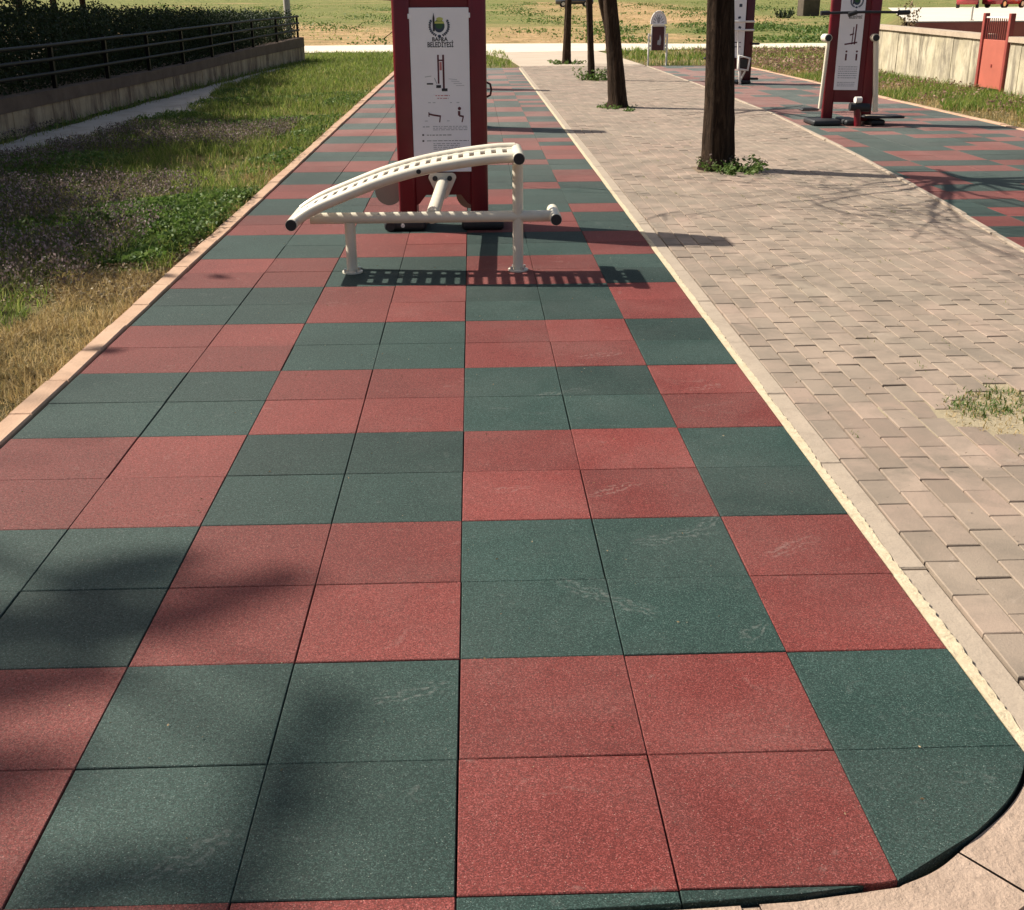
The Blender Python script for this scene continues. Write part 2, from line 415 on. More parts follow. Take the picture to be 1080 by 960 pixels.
# ------------------------------------------------------------------ terrain
def terrain(x, y):
    h = 0
    if y > 60: h += .02*(y-60)
    if y > 190: h += .10*(y-190)
    if y > 60: h += .25*math.sin(x*.13+y*.05)*sm((y-60)/30)*.35
    if y < -60: h += .02*(-60-y)
    if abs(x) > 60: h += .05*(abs(x)-60)
    return h-.035
xs = sorted(set([-420, -300, -220, -160, -120, -90, -70, -55, -44, -35, -28, -22, -18, -15, -13, -11.5, -10.5] + [round(-9.6+.4*k, 2) for k in range(18)] + [-2.225, -2.19]
     + [0, 2, 4, 6, 8.5, 8.535] + [9+.5*k for k in range(14)] + [17, 19, 22, 26, 31, 37, 45, 55, 70, 90, 120, 160, 220, 300, 420]))
ys = sorted(set([-250, -150, -90, -60, -40, -28, -20, -14, -10, -7, -5, -3.5, -2.5] + [round(-1.5+.5*k, 2) for k in range(72)] + [35.3, 35.34] + [36+k for k in range(24)]
     + [61+2*k for k in range(20)] + [104+4*k for k in range(22)] + [200, 215, 235, 260, 290, 330, 380, 440]))
vs = []; fs = []
for y in ys:
    for x in xs:
        h = terrain(x, y)
        if -2.2 < x < 8.53 and y < 35.32: h = -.14
        elif y < 58 and (x < -2.2 or x > 8.5): h += random.uniform(-.018, .012)
        vs.append((x, y, h))
nx = len(xs)
for j in range(len(ys)-1):
    for i in range(nx-1): fs.append([j*nx+i, j*nx+i+1, (j+1)*nx+i+1, (j+1)*nx+i])
mb = MB(); mb.add(vs, fs, M['ground'], True); tag(mb.build('ground'), kind='structure')

# ------------------------------------------------------------------ rubber tile mats
mb = MB(); T = .5
END = [(1.5, .47), (1.41, .33), (1.3, .215), (1.15, .09), (1.0, .01), (.76, -.025), (.5, -.04), (0, -.06), (-.6, -.07), (-1.2, .0), (-1.7, .16), (-2.08, .5)]
def smooth(q, n=5):
    r = []
    for k in range(len(q)-1):
        p0, p1, p2, p3 = q[max(k-1, 0)], q[k], q[k+1], q[min(k+2, len(q)-1)]
        for m_ in range(n):
            t = m_/n; r.append(tuple(.5*(2*p1[i]+(p2[i]-p0[i])*t+(2*p0[i]-5*p1[i]+4*p2[i]-p3[i])*t*t+(3*p1[i]-p0[i]-3*p2[i]+p3[i])*t**3) for i in (0, 1)))
    return r+[q[-1]]
END = smooth([(1.5, .47), (1.455, .385), (1.385, .295), (1.29, .205), (1.16, .10), (1.06, .04), (1.0, .012)], 4)[:-1]+[(1.0, .01), (.76, -.025), (.5, -.04), (0, -.06), (-.6, -.07), (-1.2, .0), (-1.7, .16), (-2.08, .5)]
for i in range(-5, 3):
    for j in range(-1, 71):
        x0, x1, y0, y1 = i*T, (i+1)*T, j*T, (j+1)*T
        x0 = max(x0, -2.085); x1 = min(x1, 1.5)
        if x1-x0 < .02: continue
        if i == -5: continue
        if i == -4: x0 = -2.085
        jx, jy = random.uniform(-.0015, .0015), random.uniform(-.0015, .0015); gp = .0016
        poly = [(x0+gp+jx, y0+gp+jy), (x1-gp+jx, y0+gp+jy), (x1-gp+jx, y1-gp+jy), (x0+gp+jx, y1-gp+jy)]
        if j < 2:
            for a, b in zip(END[::-1], END[::-1][1:]): poly = clip(poly, a, b)
            if len(poly) < 3 or area(poly) < 4e-4: continue
        red = ((i//2)+(j//2)) % 2 == 0
        if j > 16 and i >= 0 and random.random() < .16: red = not red
        z = random.uniform(-.0012, .0012)
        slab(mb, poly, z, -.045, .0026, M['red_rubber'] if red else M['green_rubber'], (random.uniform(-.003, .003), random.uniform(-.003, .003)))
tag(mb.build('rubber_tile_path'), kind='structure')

NEAR = [(-6, 3.75), (0, 4.1), (4, 4.3), (7.03, 4.47), (9.22, 4.72), (13.47, 5.1), (19.1, 5.45), (26.8, 5.58), (36, 5.62)]
fr = lambda y: interp(NEAR, y)
mb = MB()
for j in range(-8, 72):
    off = random.choice([0, 1, 2, 3])
    for i in range(8, 17):
        x0, x1, y0, y1 = i*T, (i+1)*T, j*T, (j+1)*T; x1 = min(x1, 8.47)
        if x1-x0 < .02: continue
        gp = .0028; poly = [(x0+gp, y0+gp), (x1-gp, y0+gp), (x1-gp, y1-gp), (x0+gp, y1-gp)]
        poly = clip(poly, (fr(y1), y1), (fr(y0), y0))
        if len(poly) < 3 or area(poly) < 1e-3: continue
        red = ((i+off)//2) % 2 == 0
        if random.random() < .10: red = not red
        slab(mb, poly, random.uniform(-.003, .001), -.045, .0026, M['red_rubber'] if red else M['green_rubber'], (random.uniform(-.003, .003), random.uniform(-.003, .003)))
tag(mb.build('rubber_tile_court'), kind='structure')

# dark ground under the tiles
mb = MB(); mb.box((-2.14, -.0, -.1), (1.51, 35.3, -.046), M['joint']); mb.box((3.7, -4, -.1), (8.5, 36, -.046), M['joint']); tag(mb.build('tile_underlay'), kind='structure')

# ------------------------------------------------------------------ kerbs
mb = MB(); y = -1.2
while y < 35.3:
    L = .56+random.uniform(-.03, .03); dx = random.uniform(-.005, .005)-.0019*y
    slab(mb, [(-2.205+dx, y+.003), (-2.09+dx*.6, y+.003), (-2.09+dx*.6, y+L-.003), (-2.205+dx, y+L-.003)], .012+random.uniform(-.004, .004), -.12, .008, M['kerb_pink'], (random.uniform(-.02, .02), random.uniform(-.008, .008)))
    y += L
tag(mb.build('kerb_left'), kind='structure')

zp = lambda y: -.006-.016*sm((.85-y)/.7)      # the paving dips a little at the near end
mb = MB(); y = .52
while y < 35.3:
    L = .98+random.uniform(-.05, .05)
    slab(mb, [(1.542, y+.003), (1.642, y+.003), (1.642, y+L-.003), (1.542, y+L-.003)], zp(y)+random.uniform(-.002, .002), -.1, .006, M['kerb_grey'])
    y += L
# ragged mortar between tiles and kerb
y = .47; wl = []
while y < 35.3:
    wl.append((y, 1.549+.003*math.sin(y*7)+random.uniform(-.004, .004), random.uniform(-.001, .0012))); y += random.uniform(.015, .03) if y < 8 else .12
for a, b in zip(wl, wl[1:]):
    za, zb = zp(a[0])+.0035+a[2], zp(b[0])+.0035+b[2]
    mb.add([(1.498, a[0], -.1), (1.498, b[0], -.1), (1.506, b[0], zb), (1.506, a[0], za), (a[1]-.006, a[0], za), (b[1]-.006, b[0], zb), (b[1]+.003, b[0], -.05), (a[1]+.003, a[0], -.05)],
           [[0, 3, 2, 1], [3, 4, 5, 2], [4, 7, 6, 5]], M['mortar'])
# kerb stones set round the rounded near end
off = []
P = [Vector((x, y)) for x, y in [(1.503, .5)]+END[:-3]]
def offset(d):
    r = []
    for k, p in enumerate(P):
        t = (P[min(k+1, len(P)-1)]-P[max(k-1, 0)]).normalized(); nrm = Vector((-t.y, t.x))
        if nrm.dot(Vector((0.2, 1.2))-p) > 0: nrm = -nrm
        r.append(p+nrm*d)
    return r
def ring(mb, d0, d1, z, zb, mat, rag=0):
    A = offset(d0); B = offset(d1)
    for k in range(len(P)-1):
        sub = 6
        for q in range(sub):
            t0, t1 = q/sub, (q+1)/sub
            a0, a1 = A[k].lerp(A[k+1], t0), A[k].lerp(A[k+1], t1); b0, b1 = B[k].lerp(B[k+1], t0), B[k].lerp(B[k+1], t1)
            rg = lambda v: math.sin(v*.47+1)+.5*math.sin(v*.9)
            z0 = z+rag*.4*rg(.7*(k+t0)); z1 = z+rag*.4*rg(.7*(k+t1))
            w0 = 1+rag*7*rg(k+t0); w1 = 1+rag*7*rg(k+t1)
            a0, a1 = b0.lerp(a0, w0), b1.lerp(a1, w1)
            if k % 10 == 6 and q == 2 and d1 < .3: z0 -= .007; z1 -= .007
            mb.add([(*a0, zb), (*a1, zb), (*a1, z1), (*a0, z0), (*b1, z1-.002), (*b0, z0-.002), (*b1, zb), (*b0, zb)], [[0, 3, 2, 1], [3, 5, 4, 2], [5, 7, 6, 4]], mat)
ring(mb, .008, .19, -.013, -.1, M['apron'], .0022)
ring(mb, .188, .36, -.034, -.1, M['apron'], .001)
tag(mb.build('kerb_right'), kind='structure')

# right-hand court kerbs
mb = MB(); y = -4.
while y < 36:
    L = .9; y2 = min(36, y+L); o = random.uniform(-.008, .008)
    slab(mb, [(fr(y)-.055+o, y+.003), (fr(y)-.004, y+.003), (fr(y2)-.004, y2-.003), (fr(y2)-.055+o, y2-.003)], .006+random.uniform(-.004, .006), -.1, .006, M['kerb_grey'])
    slab(mb, [(8.475, y+.003), (8.585, y+.003), (8.585, y2-.003), (8.475, y2-.003)], .014+random.uniform(-.008, .008), -.1, .008, M['kerb_pink'])
    y = y2
tag(mb.build('kerb_court'), kind='structure')

# ------------------------------------------------------------------ pavers
TREES = [(2.98, 11.98), (2.85, 20.9), (3.17, 29.35), (3.2, 38.0)]
PIT = (2.92, 3.12, .58, .40)
def in_pit(x, y):
    a, b = (x-PIT[0])/PIT[2], (y-PIT[1])/PIT[3]
    if a*a+b*b < 1: return True
    return any((x-tx)**2+(y-ty)**2 < .3**2 for tx, ty in TREES)
def undul(x, y): return .004*math.sin(x*1.7+y*.6)+.003*math.sin(y*1.9-x)
mb = MB(); PW, PL = .132, .252
ncol = int((6-1.645)/PW)+1
for c in range(ncol):
    x0 = 1.646+c*PW; x1 = x0+PW; j = 0; y = -2.5-(PL/2 if c % 2 else 0)+.06
    while y < 36.5:
        y0, y1 = y, y+PL; y = y1
        cx, cy = (x0+x1)/2, (y0+y1)/2
        if in_pit(cx, cy): continue
        if x0 > fr(cy)-.06: continue
        gp = .0034; jx, jy = random.uniform(-.002, .002), random.uniform(-.003, .003)
        poly = [(x0+gp+jx, y0+gp+jy), (x1-gp+jx, y0+gp+jy), (x1-gp+jx, y1-gp+jy), (x0+gp+jx, y1-gp+jy)]
        poly = clip(poly, (fr(y0)-.058, y0), (fr(y1)-.058, y1))
        if len(poly) < 3 or area(poly) < 3e-4: continue
        bump = 1.0 if not (2.2 < cx < 3.3 and 3.2 < cy < 6) else 1.3
        z = zp(cy)+undul(cx, cy)+random.gauss(0, .0012)*bump
        slab(mb, poly, z, -.06, .0032, M['paver'], (random.gauss(0, .010)*bump, random.gauss(0, .0045)*bump))
# pavers in front of the rounded end
c = 0
x0 = 1.646-PW
while x0 > -3.5:
    y = -3.0-(PL/2 if c % 2 == 0 else 0)
    while y < .5:
        y0, y1 = y, y+PL; y = y1; gp = .003
        poly = [(x0+gp, y0+gp), (x0+PW-gp, y0+gp), (x0+PW-gp, y1-gp), (x0+gp, y1-gp)]
        B = offset(.193); ok = True
        # keep only what lies outside the ring
        cxm, cym = x0+PW/2, (y0+y1)/2
        dmin = min((Vector((cxm, cym))-(P[k].lerp(P[k+1], t))).length for k in range(len(P)-1) for t in (0, .25, .5, .75, 1))
        inside = cym > interp([(p.x, p.y) for p in sorted(P, key=lambda p: p.x)], cxm)
        if inside or dmin < .22: continue
        slab(mb, poly, -.024+random.gauss(0, .0015), -.07, .005, M['paver'], (random.gauss(0, .008), random.gauss(0, .008)))
    x0 -= PW; c += 1
tag(mb.build('paved_walk'), kind='structure')
mb = MB()
pts = [(1.505, .3)]+[(1.505, 36.5)]+[(fr(36.5), 36.5)]+[(fr(y)-.02, y) for y in (26.8, 19.1, 13.5, 9.2, 7, 4, 0, -3)]+[(-4, -3), (-4, -.4), (-2.5, -.4), (-2.2, -.3), (-1, -.3), (0.5, -.25), (1.2, -.1)]
mb.prism([(x, y) for x, y in pts][::-1], -.1, -.022, M['bed'])
# lower the bed where the paving dips
for k, v in enumerate(mb.v):
    if v[2] > -.05 and v[1] < .6: mb.v[k] = (v[0], v[1], -.048)
tag(mb.build('paving_bed'), kind='structure')
# lane going on from the paving to the far path
mb = MB(); mb.prism([(1.62, 36.55), (5.6, 36.55), (5.5, 42), (5.3, 49), (0.2, 49), (1.4, 42)], -.08, -.008, M['lane']); tag(mb.build('concrete_lane'), kind='structure')
mb = MB()
N0 = [(-70, 49.5), (-20, 49), (-6, 48.8), (1, 47.5), (5, 48.6), (12, 50.5), (24, 51), (70, 52)]; N1 = [(-70, 57), (-20, 57), (-6, 58), (1, 59), (5, 58.5), (12, 56.3), (24, 56), (70, 57)]
mb.add([(x, y, -.002) for x, y in N0]+[(x, y, -.002) for x, y in N1], [[k, k+1, len(N0)+k+1, len(N0)+k] for k in range(len(N0)-1)], M['path'])
tag(mb.build('far_path'), kind='structure')
mb = MB(); q = [(PIT[0]+PIT[2]*1.5*math.cos(a)*(1+.06*math.sin(5*a)), PIT[1]+PIT[3]*1.5*math.sin(a)) for a in [2*PI*k/28 for k in range(28)]]
mb.prism(q, -.055, -.0145, M['sand'])
for tx, ty in TREES[:3]: mb.prism([(tx+.36*math.cos(a), ty+.36*math.sin(a)) for a in [2*PI*k/16 for k in range(16)]], -.055, -.010, M['soil'])
tag(mb.build('tree_pit_soil'), kind='structure')

# ------------------------------------------------------------------ left gutter
mb = MB(); y = 9.
wx = [(8, -7.12), (16, -7.1), (21, -7.06), (28, -6.85), (35.4, -6.52), (41, -5.82)]
G0 = [(9, .2), (14, .22), (20, .35), (26, .35), (40, .28)]; G1 = [(9, 1.0), (14, 1.20), (18, 1.70), (23, 1.72), (26, 1.05), (34, .75), (40, .68)]
rowv = []
while y < 40.5:
    rowv.append(y); y += .5
vs = []; fs = []
for y in rowv:
    x = interp(wx, y); a, b = x+interp(G0, y)+.05*math.sin(y*2.1), x+interp(G1, y)+.07*math.sin(y*1.3)+.05*math.sin(y*3.7)
    vs += [(a, y, -.012), (b, y, -.014), (b+.05, y, -.06)]
for k in range(len(rowv)-1): fs += [[3*k, 3*k+1, 3*k+4, 3*k+3], [3*k+1, 3*k+2, 3*k+5, 3*k+4]]
mb.add(vs, fs, M['gutter']); tag(mb.build('concrete_gutter'), kind='structure')

# ------------------------------------------------------------------ left wall and fence
WALL = [(6., -7.13), (16, -7.1), (21, -7.06), (28, -6.85), (35.4, -6.52), (41.2, -5.84)]
ztop = [(6, .54), (16, .55), (21, .52), (28, .53), (36, .66), (41.2, .80)]
root = empty('retaining_wall', (-7.1, 16, 0), 'low stained concrete wall carrying the black rail fence on the left of the grass', 'wall')
W = Matrix.Translation((7.1, -16, 0))
body = MB(); cap = MB()
y = 6.
while y < 41.19:
    y2 = min(41.2, y+1.35+random.uniform(-.12, .12)); xa, xb = interp(WALL, y), interp(WALL, y2); za, zb = interp(ztop, y), interp(ztop, y2)
    k = .60; g_ = .012; o = random.uniform(-.012, .012)
    body.add([tuple(W @ Vector(v)) for v in [(xa+o, y+g_, -.2), (xb+o, y2-g_, -.2), (xb+o, y2-g_, zb*k), (xa+o, y+g_, za*k), (xa-.2, y+g_, -.2), (xb-.2, y2-g_, -.2), (xb-.2, y2-g_, zb*k), (xa-.2, y+g_, za*k)]],
             [[0, 1, 2, 3], [5, 4, 7, 6], [3, 2, 6, 7], [1, 5, 6, 2], [4, 0, 3, 7]], M['wall_slab'])
    cap.add([tuple(W @ Vector(v)) for v in [(xa+.02, y, za*k+.003), (xb+.02, y2, zb*k+.003), (xb+.012, y2, zb), (xa+.012, y, za), (xa-.26, y, za*k+.003), (xb-.26, y2, zb*k+.003), (xb-.26, y2, zb), (xa-.26, y, za)]],
             [[0, 1, 2, 3], [5, 4, 7, 6], [3, 2, 6, 7], [1, 5, 6, 2], [4, 0, 3, 7], [0, 4, 5, 1]], M['wall_cap'])
    y = y2
# return at the far end
body.box((-5.84-5+7.1, 41.2-16, -.2), (-5.86+7.1, 41.4-16, .79), M['wall_slab'])
body.build('slab_face', root); cap.build('coping', root)
# soil bank behind the wall
mb = MB(); P1 = [(interp(WALL, y)-.22, y, interp(ztop, y)-.06) for y in (6, 16, 21, 28, 35.4, 41.2)]
P2 = [(-16, p[1], p[2]+.1) for p in P1]; P3 = [(-22, p[1]+(-4 if k == 0 else 4 if k == 5 else 0), -.1) for k, p in enumerate(P2)]
P0 = [(-10, 2, -.1), (-16, 2, -.1)]
n = len(P1)
mb.add(P1+P2+P3, [[k, k+1, n+k+1, n+k] for k in range(n-1)]+[[n+k, n+k+1, 2*n+k+1, 2*n+k] for k in range(n-1)], M['soil'])
tag(mb.build('garden_ground'), kind='structure')

fy = [8.6, 11.3, 13.9, 16.5, 19.16, 22.12, 24.93, 27.79, 30.58, 32.96, 35.52, 38.18, 40.85]
ftop = [(6, 1.25), (19, 1.28), (25, 1.34), (31, 1.41), (36, 1.47), (41, 1.53)]
root = empty('rail_fence', (-7.2, 16, .5), 'black metal fence with three rails on the low wall before the dark hedge', 'fence')
o0 = Vector((7.2, -16, -.5))
for k, y in enumerate(fy):
    x = interp(WALL, y)-.1; zt = interp(ftop, y); zb = interp(ztop, y)
    p = MB(); p.box((x-.035, y-.045, zb), (x+.035, y+.045, zt), M['fence_black'], .006, Matrix.Translation(o0)); p.build('post', root)
for fr_ in (.94, .64, .34):
    r = MB(); pr_ = []
    for a in [fy[0]-.1]+fy+[fy[-1]+.05]: pr_.append(Vector((interp(WALL, a)-.06, a, interp(ztop, a)+fr_*(interp(ftop, a)-interp(ztop, a))))+o0)
    r.tube(pr_, .032, M['fence_black'], 10); r.build('rail', root)
# pale pole at the end of the fence
mb = MB(); mb.tube([(-6.55, 42.6, -.1), (-6.55, 42.6, 4.6)], .12, M['pole_grey'], 12); mb.box((-6.75, 42.4, 0), (-6.35, 42.8, .35), M['pole_grey'], .02)
tag(mb.build('utility_pole'), 'pale grey pole standing behind the far end of the black rail fence', 'pole')

# ------------------------------------------------------------------ hedge, trees
def hedge():
    root = empty('hedge', (-8.3, 20, .5), 'long dark clipped hedge behind the black rail fence', 'hedge')
    n = 150000; y = rng.uniform(7, 41.6, n)
    x0 = np.interp(y, [w[0] for w in WALL], [w[1] for w in WALL])-.32
    top = np.interp(y, [6, 18, 24, 30, 36, 42], [2.0, 1.92, 1.78, 1.68, 1.62, 1.55])+.10*np.sin(y*1.9)+.07*np.sin(y*4.3+1)+rng.normal(0, .05, n)
    dep = rng.random(n)**1.5*2.2; bulge = .14*np.sin(y*2.3)+.1*np.sin(y*5.1)
    z = .5+(top-.5)*rng.random(n)**.95; x = x0-.02-dep+bulge*(z-.5)-.25*np.clip(z-1.3, 0, 1)
    c = np.c_[x+8.3, y-20, z-.5]
    np_mesh('foliage', leaves(c, (.04, .085), 1), 0, 4, LQ, M['leaf_hedge'], root)
hedge()

def limb(mb, p, d, L, r, depth, tips, spread=.6, up=.12, nseg=4):
    pts = [p]; rs = [r]; q = p.copy(); d = d.normalized()
    for k in range(nseg):
        d = (d+Vector((random.gauss(0, .13), random.gauss(0, .13), random.gauss(0, .10)+up*.5))).normalized(); q = q+d*L/nseg; pts.append(q.copy()); rs.append(r*(1-.75*(k+1)/nseg)+.003)
    mb.tube(pts, rs, M['bark'], 7 if r > .03 else 5, False)
    tips.append((pts[-1], d)); 
    if depth > 0:
        for k in range(2+(depth > 1)):
            i = random.randint(1, nseg); nd = (d+Vector((random.gauss(0, spread), random.gauss(0, spread), random.gauss(0, spread*.7)))).normalized()
            limb(mb, pts[i], nd, L*random.uniform(.5, .75), max(rs[i]*.75, .006), depth-1, tips, spread, up)

def dense_tree(x, y, zc, r, label, seed, n=10500):
    random.seed(seed)
    root = empty('leafy_tree', (x, y, 0), label, 'tree', 'leafy trees behind the hedge')
    tr = MB(); tips = []
    tr.tube([(0, 0, -.15), (.05, .03, 1.2), (.0, -.05, 2.4), (.08, 0, zc)], [.12, .10, .09, .05], M['bark'], 10)
    for k in range(7):
        a = k*2.4; limb(tr, Vector((0, 0, zc-r*.75+.25*k)), Vector((math.cos(a), math.sin(a), .55)), r*.95, .06, 1, tips)
    tr.build('trunk', root)
    # clumps of leaves through the crown's volume
    cl = []
    for k in range(62):
        v = rng.normal(0, 1, 3); v /= np.linalg.norm(v); v *= r*rng.random()**.45*np.array([1, 1.5, .92]); cl.append(v+[0, 0, zc])
    cl = np.array(cl); idx = rng.integers(0, len(cl), n); c = cl[idx]+rng.normal(0, .34, (n, 3))
    np_mesh('crown', leaves(c, (.13, .26), .8, .65), 0, 4, LQ, M['leaf_dark'], root)
bound = [(2, -2.65), (9.5, -2.75), (12.2, -3.0), (15.3, -3.25), (21, -3.6), (32, -4.5), (40, -5.2)]
for k in range(10):
    yt = 6.6+3.5*k; r = 2.1-.02*k; s = interp(bound, yt-1.9)-1.40*r-.30; zc = 4.45; x = s-zc
    names = ['nearest leafy tree behind the hedge, mostly left of the picture', 'second leafy tree along behind the hedge', 'third leafy tree along behind the hedge', 'fourth leafy tree along behind the hedge', 'fifth leafy tree along behind the hedge',
             'sixth leafy tree along behind the hedge', 'seventh leafy tree along behind the hedge', 'eighth leafy tree along behind the hedge', 'ninth leafy tree along behind the hedge', 'farthest leafy tree behind the hedge, by the pale pole']
    dense_tree(x+random.uniform(-.15, .15), yt, zc, r, names[k], 100+k)
random.seed(11)

# tall tree beside the wall near the camera: its boughs throw the soft dapples on the tiles
SD = Vector((1.0, -.43, -1.0))
def tall_tree():
    bx, by = -14.2, 7.6
    root = empty('tall_tree', (bx, by, 0), 'tall tree outside the picture whose boughs dapple the near tiles', 'tree')
    tr = MB(); tips = []
    tr.tube([(0, 0, -.2), (.1, -.05, 4), (.2, -.2, 9), (.24, -.26, 10.7)], [.27, .22, .15, .05], M['bark'], 12)
    H = 12.
    spec = [((-1.02, 1.24), (-.58, 1.58), .10, 210), ((-1.28, 1.55), (-1.08, 1.64), .15, 190), ((-1.5, 1.25), (-1.08, 1.22), .13, 190), ((-1.45, .86), (-1.10, .95), .10, 150),
            ((-1.4, .42), (-1.06, .50), .11, 150), ((-.36, .80), (-.43, .45), .055, 120), ((-.43, .45), (-.50, -.1), .08, 170), ((-.95, .03), (-.66, .08), .08, 90), ((-1.9, 1.3), (-1.55, 1.2), .14, 110), ((-2.0, .8), (-1.5, .65), .2, 180)]
    C = []
    for (a, b, w, n) in spec:
        t = rng.random(n)[:, None]; g = np.array(a)*(1-t)+np.array(b)*t+rng.normal(0, w*.55, (n, 2)); h = H+rng.normal(0, .35, n)
        C.append(np.c_[g[:, 0]-SD.x*h-bx, g[:, 1]-SD.y*h-by, h])
        p0 = Vector((a[0]-SD.x*H-bx, a[1]-SD.y*H-by, H)); p1 = Vector((b[0]-SD.x*H-bx, b[1]-SD.y*H-by, H))
        tr.tube([(.24, -.26, 10.6), tuple(p0.lerp(Vector((.24, -.26, 10.6)), .4)+Vector((0, 0, .2))), tuple(p0), tuple(p1)], [.035, .022, .014, .006], M['bark'], 6)
    tr.build('trunk', root)
    # main crown, kept to the shade over the grass
    n = 5200; cl = []
    for k in range(40):
        v = rng.normal(0, 1, 3); v /= np.linalg.norm(v); v *= 1.9*rng.random()**.45; cl.append(v+[-2.6, 1.2, 11.5])
    cl = np.array(cl); c = cl[rng.integers(0, len(cl), n)]+rng.normal(0, .3, (n, 3))
    np_mesh('crown', leaves(np.concatenate(C+[c]), (.08, .15), .7, .7), 0, 4, LQ, M['leaf_dark'], root)
tall_tree()

def street_tree(x, y, rb, rt, lean, label, seed, extra=False):
    random.seed(seed)
    root = empty('street_tree', (x, y, 0), label, 'tree', 'trees in a row along the paved walk')
    tr = MB(); L = Vector(lean)
    pts = [Vector((0, 0, -.1)), Vector((0, 0, .12)), Vector((L.x*.35, L.y*.35, .8)), Vector((L.x, L.y, 1.9)), Vector((L.x*1.25, L.y*1.2, 2.7))]
    rs = [rb*1.55, rb*1.14, rb*.97, rt, rt*.95]
    # rough trunk: jittered rings
    seg = 28; n = len(pts); P_ = []; R_ = []
    for k in range(n-1):
        for q in range(6): t = q/6; P_.append(pts[k].lerp(pts[k+1], t)); R_.append(rs[k]*(1-t)+rs[k+1]*t)
    P_.append(pts[-1]); R_.append(rs[-1])
    ph = [random.uniform(0, 6.28) for _ in range(3)]; vs = []; fs = []
    for i, p in enumerate(P_):
        for k in range(seg):
            a = 2*PI*k/seg; r = R_[i]*(1+.06*math.sin(3*a+ph[0]+p.z*.8)+.045*math.sin(7*a+ph[1]-p.z*1.2)+random.uniform(-.02, .02)); vs.append((p.x+r*math.cos(a), p.y+r*math.sin(a), p.z))
    for i in range(len(P_)-1):
        for k in range(seg): fs.append([i*seg+k, i*seg+(k+1) % seg, (i+1)*seg+(k+1) % seg, (i+1)*seg+k])
    tr.add(vs, fs, M['bark'], True); tr.build('trunk', root)
    cr = MB(); tips = []; top = pts[-1]
    for k in range(6):
        a = k*1.05+random.uniform(-.3, .3); limb(cr, top+Vector((0, 0, -.15+.06*k)), Vector((math.cos(a), math.sin(a), random.uniform(.7, 1.3))), random.uniform(1.5, 2.1), rt*.45, 2, tips, .6)
    if extra:
        for (dx, dy, dz, l) in ((-1, -.25, .36, 3.1), (-1, -.6, .40, 3.3), (-1, -1.0, .42, 3.3), (-.75, -1.1, .40, 2.9), (-1, -.05, .5, 2.6)):
            limb(cr, top+Vector((0, 0, -.25)), Vector((dx, dy, dz)), l, .03, 3, tips, .55, .04)
    b = cr.build('limbs', root)
    c = []
    for p, d in tips:
        for k in range(3): c.append(np.array(p)+rng.normal(0, .12, 3))
    np_mesh('crown', leaves(np.array(c), (.04, .085), .8, .6), 0, 4, LQ, M['leaf_spring'], root)
    return root
street_tree(2.98, 11.98, .175, .152, (-.075, 0), 'thick dark tree trunk nearest the camera, weeds round its foot', 21, True)
street_tree(2.85, 20.9, .155, .13, (-.20, 0), 'leaning dark tree trunk second along the paved walk', 22)
street_tree(3.17, 29.35, .083, .083, (-.10, 0), 'slim dark tree trunk third along the walk, rising from a ring of pale green weeds', 23)
street_tree(3.20, 38.0, .125, .105, (.03, 0), 'farthest dark tree trunk at the end of the paved walk', 24)
street_tree(5.45, 45., .10, .10, (-.42, 0), 'thin leaning tree just behind the second trunk, beyond the red and green court', 25)
random.seed(31)

# ------------------------------------------------------------------ writing and pictures on plates (drawn in plate x,z, on y)
def flat(mb, poly, y, mat, s=1.):
    """thin raised print: poly in (x,z)"""
    n = len(poly)
    vs = [(p[0], y, p[1]) for p in poly]+[(p[0], y+.003, p[1]) for p in poly]
    a = sum(poly[k][0]*poly[(k+1) % n][1]-poly[(k+1) % n][0]*poly[k][1] for k in range(n))
    fr0 = list(range(n)) if a > 0 else list(range(n))[::-1]
    mb.add(vs, [fr0]+[[k, n+k, n+(k+1) % n, (k+1) % n] for k in range(n)], mat)
def rect(mb, x0, z0, x1, z1, y, mat): flat(mb, [(x0, z0), (x1, z0), (x1, z1), (x0, z1)], y, mat)
def circ(cx, cz, rx, rz=None, n=24, a0=0, a1=2*PI): rz = rz or rx; return [(cx+rx*math.cos(a0+(a1-a0)*k/n), cz+rz*math.sin(a0+(a1-a0)*k/n)) for k in range(n)]
def line(mb, p, q, w, y, mat):
    d = Vector((q[0]-p[0], q[1]-p[1])).normalized()*w/2; n = (-d.y, d.x)
    flat(mb, [(p[0]+n[0], p[1]+n[1]), (p[0]-n[0], p[1]-n[1]), (q[0]-n[0], q[1]-n[1]), (q[0]+n[0], q[1]+n[1])], y, mat)
def text(mb, s, x, z, size, y, mat, width=None):
    cu = bpy.data.curves.new('t', 'FONT'); cu.body = s; cu.size = size; cu.align_x = 'CENTER'; cu.align_y = 'CENTER'; cu.resolution_u = 2; cu.offset = .0012
    o = bpy.data.objects.new('t', cu); COL.objects.link(o); bpy.context.view_layer.update()
    me = bpy.data.meshes.new_from_object(o.evaluated_get(bpy.context.evaluated_depsgraph_get()))
    co = [v.co for v in me.vertices]; w = max(c.x for c in co)-min(c.x for c in co); k = width/w if width else 1
    mb.add([(x+c.x*k, y, z+c.y) for c in co], [list(p.vertices) for p in me.polygons], mat)
    bpy.data.objects.remove(o); bpy.data.curves.remove(cu); bpy.data.meshes.remove(me)

